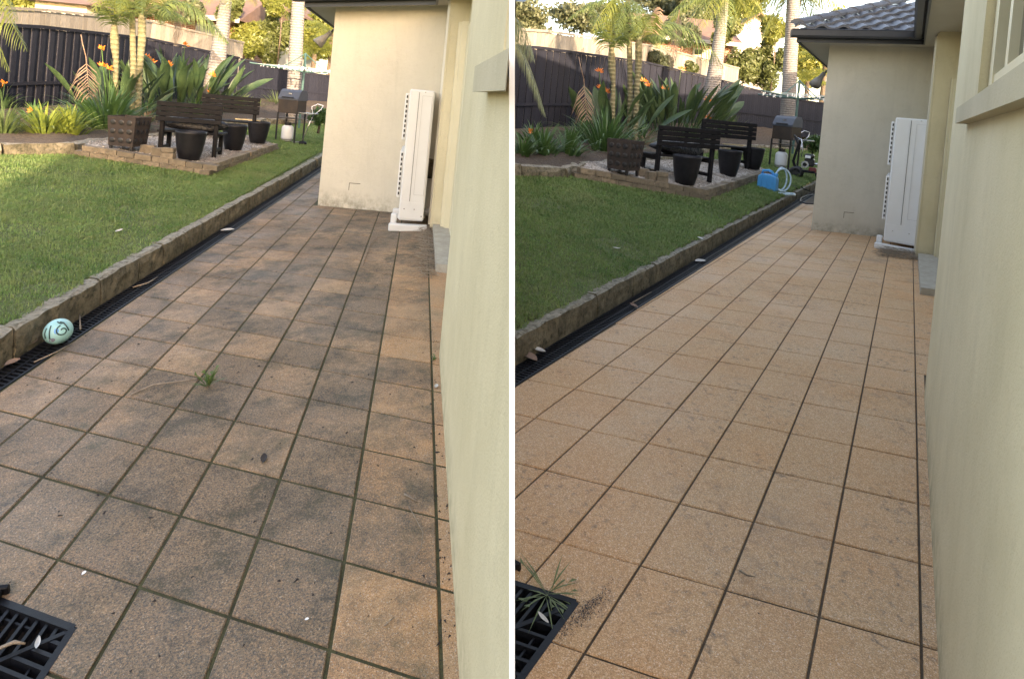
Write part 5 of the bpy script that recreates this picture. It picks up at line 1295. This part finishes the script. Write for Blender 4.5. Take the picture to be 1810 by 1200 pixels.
curled_leaf(LY, 22, 644, 24, 16, dl, 'dark red leaf on the drain at the left edge of the left path', .004, 4); curled_leaf(LY, 495, 333, 14, 10, dl, 'small brown leaf on the far end of the left drain', .0, 5)
curled_leaf(LY, 771, 684, 12, 7, plf, 'curled grey leaf against the left house wall', .0, 6, rot=1.5); curled_leaf(LY, 272, 765, 13, 5, dl, 'small grey leaf on the tiles of the left path', .001, 7); curled_leaf(LY, 466, 812, 24, 11, M['debris'], 'dark curled leaf near the middle of the left path', .001, 8, rot=1.9)
curled_leaf(LY, 148, 1015, 8, 6, M['white'], 'small white chip on the tile above the left pit', .001, 9); curled_leaf(LY, 542, 1096, 7, 5, M['white'], 'small white chip low on the left path', .001, 10)
curled_leaf(LY, 66, 1140, 30, 8, plf, 'narrow white leaf on the grate of the left pit', .0, 11, rot=-1.0); curled_leaf(LY, 210, 410, 16, 7, plf, 'bleached leaf on the left lawn', 0, 12, 'lawn')
curled_leaf(RY, 1238, 463, 22, 14, plf, 'curled pale leaf on the channel drain halfway along the right path', 0, 1, rot=.4); curled_leaf(RY, 936, 634, 34, 20, dl, 'brown leaf on the drain at the left end of the right path', .01, 2); curled_leaf(RY, 952, 622, 24, 14, plf, 'pale leaf beside the brown one at the start of the right drain', .02, 3)
curled_leaf(RY, 1120, 543, 18, 10, dl, 'brown leaf on the right drain nearer than the pale curled leaf', .004, 4); curled_leaf(RY, 1237, 422, 12, 8, plf, 'grey leaf on the edge of the right lawn', 0, 5, 'lawn'); curled_leaf(RY, 960, 1094, 28, 8, plf, 'narrow white leaf on the grate of the right pit', .0, 6, rot=-.9)
curled_leaf(RY, 1090, 440, 14, 6, plf, 'bleached leaf on the right lawn', 0, 8, 'lawn')
twig(LY, [(232, 697), (270, 680), (330, 672), (362, 668)], .004, 'long thin twig lying beside the green weed'); twig(LY, [(385, 495), (400, 487), (436, 478)], .003, 'thin twig on the far tiles of the left path'); twig(LY, [(142, 582), (141, 556)], .006, 'upright stick end standing in the left drain', .02)
twig(LY, [(235, 508), (262, 500), (278, 490)], .006, 'pale stick on the left drain', .006); twig(LY, [(0, 1145), (25, 1134), (45, 1137)], .005, 'pale twig on the grate of the left pit', .006); twig(LY, [(715, 873), (738, 886)], .004, 'short pale twig on the orange tile near the left wall')
twig(LY, [(722, 893), (748, 940), (745, 965), (712, 1020)], .0016, 'fine curved grass stalk on the orange tiles near the left wall'); twig(LY, [(680, 1105), (697, 1090)], .0025, 'short stalk low on the left path'); twig(LY, [(300, 368), (322, 372), (330, 370)], .004, 'dark twig near the far end of the left path')
twig(LY, [(640, 470), (655, 430), (668, 420)], .004, 'branched twig in front of the left air conditioner'); twig(LY, [(60, 640), (100, 622), (128, 606)], .004, 'stick lying along the left drain below the ball', .006)
twig(RY, [(1118, 535), (1152, 516)], .006, 'pale stick on the right drain', .006); twig(RY, [(1308, 1008), (1320, 1016), (1335, 1019)], .003, 'short twig on the tiles of the right path')
def scatter(Y, name, n, umin, umax, vmin, vmax, smin, smax, mat, label, cat, seed, pw=1.):
    r2 = np.random.default_rng(seed); u = r2.uniform(umin, umax, n); v = vmin + (vmax - vmin) * r2.random(n) ** pw
    if name == 'grit': v = r2.normal(vmin, vmax, n); u = r2.normal(umin, .055, n) + (v - vmin) * .25; v = np.where(u < 2.65, v + .1, v); u = np.maximum(u, 2.65)
    P = EYE + Y.t + np.outer(u, Y.a) + np.outer(v, Y.b)
    s = smin + (smax - smin) * r2.random(n) ** 3; s = s[:, None, None]; a = r2.uniform(0, 6.3, n); base = np.array([(1.3, 0, 0), (-.6, .5, 0), (-.5, -.6, 0), (.1, 0, .55)])[None] * s * r2.uniform(.6, 1.4, (n, 4, 1)); V = base.copy()
    V[..., 0] = base[..., 0] * np.cos(a)[:, None] - base[..., 1] * np.sin(a)[:, None]; V[..., 1] = base[..., 0] * np.sin(a)[:, None] + base[..., 1] * np.cos(a)[:, None]; V += P[:, None, :] + np.array([0, 0, .001])
    tri = np.array([(0, 1, 3), (1, 2, 3), (2, 0, 3)]); tag(fast_mesh(name, V.reshape(-1, 3), (np.arange(n)[:, None, None] * 4 + tri[None]).reshape(-1, 3), mat), label, cat, kind='stuff')
scatter(LY, 'debris', 620, -.9, 6.1, -1, 10, .0015, .010, M['debris'], 'small dark bark crumbs scattered over the dirty path', 'debris', 1, 1.3)
scatter(LY, 'debris', 160, 5.95, 6.14, -1, 8, .002, .010, M['debris'], 'dark crumbs gathered in the joint along the left wall', 'debris', 2)
scatter(RY, 'debris', 70, -.9, 6.1, -1, 8, .001, .006, M['debris'], 'few dark crumbs left on the clean path', 'debris', 3)
scatter(RY, 'grit', 1500, 2.76, 2.9, -.66, .17, .0006, .0035, M['grit'], 'dark wet grit smeared beside the right drain pit', 'grit', 4)
def litter_heap(Y, quad, n, label, seed):
    """needles and twigs swept into a corner; quad = (u0,u1,v0,v1)"""
    rr = random.Random(seed); m = MB(); u0, u1, v0, v1 = quad; o0 = Y.G((u0 + u1) / 2, (v0 + v1) / 2)
    for i in range(n):
        c = Y.G(rr.uniform(u0, u1), rr.uniform(v0, v1), .004 + .05 * rr.random() ** 2) - o0; A = rr.uniform(0, 6.3); L = rr.uniform(.05, .22); d = np.array([math.cos(A), math.sin(A), rr.uniform(-.12, .12)]) * L / 2
        m.tube([c - d, c + np.array([rr.uniform(-.01, .01)] * 2 + [.008]), c + d], .0018, 3, False)
    tag(m.build('dry_litter', M['straw'], None, False, o0), label, 'litter', kind='stuff')
litter_heap(LY, (5.75, 6.15, 11.2, 17.0), 380, 'dry needles and twigs swept along the doorstep of the left house', 1)
litter_heap(RY, (4.6, 6.2, 16.4, 17.9), 420, 'dry needles and twigs heaped at the foot of the right air conditioner', 2)
def weed(Y, px, py, hpx, label, n=26, seed=3, sp=1., mat='weed'):
    P = Y.hp(px, py); k = depth(P) / F; rr = random.Random(seed); m = MB()
    for i in range(n):
        A = rr.uniform(0, 6.3); e = rr.uniform(.5, 1.4) if sp < 1.5 else rr.uniform(.05, .5); L = hpx * k * rr.uniform(.45, 1.0); d = np.array([math.cos(A) * math.cos(e) * sp, math.sin(A) * math.cos(e) * sp, math.sin(e)]); s = np.array([-math.sin(A), math.cos(A), 0]) * (.006 if sp < 1.5 else .003); c = np.array([rr.uniform(-.01, .01), rr.uniform(-.01, .01), 0])
        m.add([c, c + d * L * .5 + s, c + d * L - ZV * L * .15, c + d * L * .5 - s], [(0, 1, 2, 3)])
        if i % 3 == 0: m.add([c + d * L * .6, c + d * L * .8 + s * 4, c + d * L * .9, c + d * L * .7 + s], [(0, 1, 2, 3)])
    o = empty('weed', P); tag(o, label, 'weed'); m.build('foliage', M[mat], o)
weed(LY, 367, 683, 44, 'small green weed growing from a joint of the left path'); weed(RY, 968, 1050, 60, 'torn grass stems lying on the right drain pit', 22, 5, 1.6, 'tuft'); weed(LY, 765, 637, 12, 'tiny green seedling in the joint beside the left wall', 8)

# ------------------------------------------------------------------ things that only stand in the second yard
def washer():
    P = RY.lp(1421, 317); k = depth(P) / F; o = empty('pressure_washer', P - ZV * .01, math.atan2(-P[0], P[1]) - .1); tag(o, 'petrol pressure washer on wheels half hidden by the right wing wall', 'pressure washer'); 
    f = M['blackplastic']
    m = MB()
    for y in (-6, 9): m.tube([(22 * k, y * k, 1 * k), (17 * k, y * k, 14 * k), (-14 * k, y * k, 14 * k), (-20 * k, y * k, 30 * k), (-14 * k, y * k, 60 * k), (-19 * k, y * k, 72 * k)], 1.4 * k, 8)
    m.tube([(-19 * k, -6 * k, 72 * k), (-22 * k, 1 * k, 76 * k), (-19 * k, 9 * k, 72 * k)], 1.4 * k, 8); m.tube([(-16 * k, -6 * k, 45 * k), (-16 * k, 9 * k, 45 * k)], 1.2 * k, 8); m.tube([(22 * k, -6 * k, 1 * k), (22 * k, 9 * k, 1 * k)], 1.2 * k, 8); m.build('frame', f, o, True)
    for y in (-11, 12):
        w = MB(); V, Fc = [], []
        for i in range(24):
            A = 2 * math.pi * i / 24
            for (r, yy) in ((7, -2.2), (10, -2.6), (11, 0), (10, 2.6), (7, 2.2)): V.append((r * k * math.cos(A) - 13 * k, (y + yy) * k, 11 * k + r * k * math.sin(A)))
        for i in range(24):
            for j in range(4): Fc.append([i * 5 + j, i * 5 + j + 1, ((i + 1) % 24) * 5 + j + 1, ((i + 1) % 24) * 5 + j])
        w.add(V, Fc); wo = w.build('wheel', M['blackhose'], o, True); h = MB()
        h.tube([(-13 * k, (y - 2) * k, 11 * k), (-13 * k, (y + 2) * k, 11 * k)], 4.2 * k, 14)
        for i in range(5): A = i * 1.2566; h.tube([(-13 * k, (y - .8) * k, 11 * k), (-13 * k + 7.4 * k * math.cos(A), (y - .8) * k, 11 * k + 7.4 * k * math.sin(A))], 1.1 * k, 6)
        h.build('hub', M['steel'], wo)
    fix(MB().box(-8 * k, 16 * k, -6 * k, 9 * k, 15 * k, 17 * k).build('deck', f, o)); fix(MB().box(-2 * k, 14 * k, -5 * k, 8 * k, 24 * k, 38 * k, 2 * k).build('engine', M['steel'], o))
    fix(MB().box(-3 * k, 13 * k, -6 * k, 9 * k, 38 * k, 46 * k, 2.5 * k).build('fuel_tank', M['steel'], o)); fix(MB().box(-1 * k, 8 * k, -7.2 * k, -6 * k, 38 * k, 43 * k, .5 * k).build('tank_decal', M['white'], o))
    m = MB(); m.tube([(0, -9 * k, 27 * k), (0, -5 * k, 27 * k)], 6.2 * k, 18); m.build('recoil_cover', M['chrome'], o); m = MB(); m.tube([(0, -10 * k, 27 * k), (0, -9 * k, 27 * k)], 3.2 * k, 14); m.build('starter_cup', f, o)
    fix(MB().box(6 * k, 18 * k, -5 * k, 7 * k, 13 * k, 23 * k, 1.5 * k).build('pump', M['red'], o)); m = MB(); m.tube([(14 * k, -6 * k, 30 * k), (19 * k, -6 * k, 30 * k), (21 * k, -6 * k, 26 * k)], 2 * k, 8); m.build('exhaust', M['chrome'], o, True)
    m = MB(); m.tube([(-22 * k, 2 * k, 74 * k), (-10 * k, -3 * k, 70 * k), (-6 * k, -6 * k, 55 * k), (-7 * k, -7 * k, 40 * k)], .8 * k, 6); m.build('throttle_cable', M['chrome'], o, True)
washer()
def container():
    P = RY.lp(1356, 336); k = depth(P) / F; o = empty('water_container', P - ZV * .01, math.atan2(-P[0], P[1]) - .3); tag(o, 'blue plastic water container standing on the right lawn edge', 'container')
    b = MB(); prof = [(-16, 0), (16, 0), (16, 22), (13, 27), (5, 29), (-10, 29), (-16, 24)]; m = MB(); m.prism([(x * k, -8 * k, z * k) for x, z in prof], (0, 16 * k, 0)); bo = fix(m.build('body', M['blue'], o))
    md = bo.modifiers.new('bevel', 'BEVEL'); md.width = 2.2 * k; md.segments = 3
    m = MB(); m.tube([(-11 * k, 0, 28 * k), (-10 * k, 0, 34 * k), (0, 0, 35.5 * k), (6 * k, 0, 33 * k), (8 * k, 0, 27 * k)], 2.2 * k, 10); m.build('handle', M['blue'], o, True); m = MB(); m.lathe([(3.6 * k, 26 * k), (3.6 * k, 31 * k), (3 * k, 32 * k)], 16, (12 * k, 0, 0)); m.build('cap', M['blue'], o)
    for x in (-9, 0, 9): fix(MB().box((x - .8) * k, (x + .8) * k, -8.9 * k, -7.9 * k, 4 * k, 22 * k, .3 * k).build('rib', M['blue'], o))
    # pale hose in loops beside it
    Q = RY.lp(1380, 343); k = depth(Q) / F; m = MB(); pts = []
    for i in range(30): t = i / 29; A = t * 4.2 * math.pi + 2.4; r = (14 + 9 * t) * k; pts.append(np.array([r * math.cos(A) * 1.0 + (-6 + 12 * t) * k, r * math.sin(A) * .9, .010 + .006 * (i % 3) + .02 * (1 - t)]))
    q0 = pts[0]; loop = [q0 + np.array([(20 - 15 * math.sin(A)) * k, -2 * k, (20 - 20 * math.cos(A)) * k + .02]) for A in np.linspace(0, 6.2, 22)]
    loop2 = [p + np.array([5 * k * math.sin(i * .3), 5 * k, 1.5 * k]) for i, p in enumerate(loop)]
    m.tube(loop[::-1] + loop2 + pts + [pts[-1] + np.array([10 * k, 3 * k, 0])], 1.5 * k, 8); h = m.build('garden_hose', M['hose'], None, True, Q); tag(h, 'pale blue hose coiled on the grass beside the blue container', 'hose')
    g0 = RY.lp(1396, 328); d = RY.lp(1409, 336) - g0; m = MB(); m.tube([np.zeros(3) + ZV * .02, d * .5 + ZV * .03, d + ZV * .02], [.018, .026, .012], 8); m.tube([d * .5 + ZV * .03, d * .35 + ZV * .03 + np.array([.03, -.09, 0])], .014, 8); g = m.build('spray_gun', M['blackplastic'], None, True, g0); tag(g, 'black spray gun lying on the grass by the hose end', 'spray gun')
    pts = [RY.lp(1400, 300, .03), RY.lp(1404, 318, .02), RY.lp(1420, 334, .02), RY.hp(1447, 344, .02)]; m = MB(); m.tube([p - pts[0] for p in pts], .012, 8); h = m.build('pressure_hose', M['blackhose'], None, True, pts[0]); tag(h, 'black pressure hose trailing from the washer over the kerb', 'hose')
    pts = [RY.hp(x, y, .014) for x, y in ((1450, 344), (1430, 345), (1416, 350), (1414, 356), (1424, 360), (1450, 361))]; m = MB(); m.tube([p - pts[0] for p in pts], .014, 8); h = m.build('pressure_hose', M['blackhose'], None, True, pts[0]); tag(h, 'black hose loop lying on the far tiles of the right path', 'hose')
container()
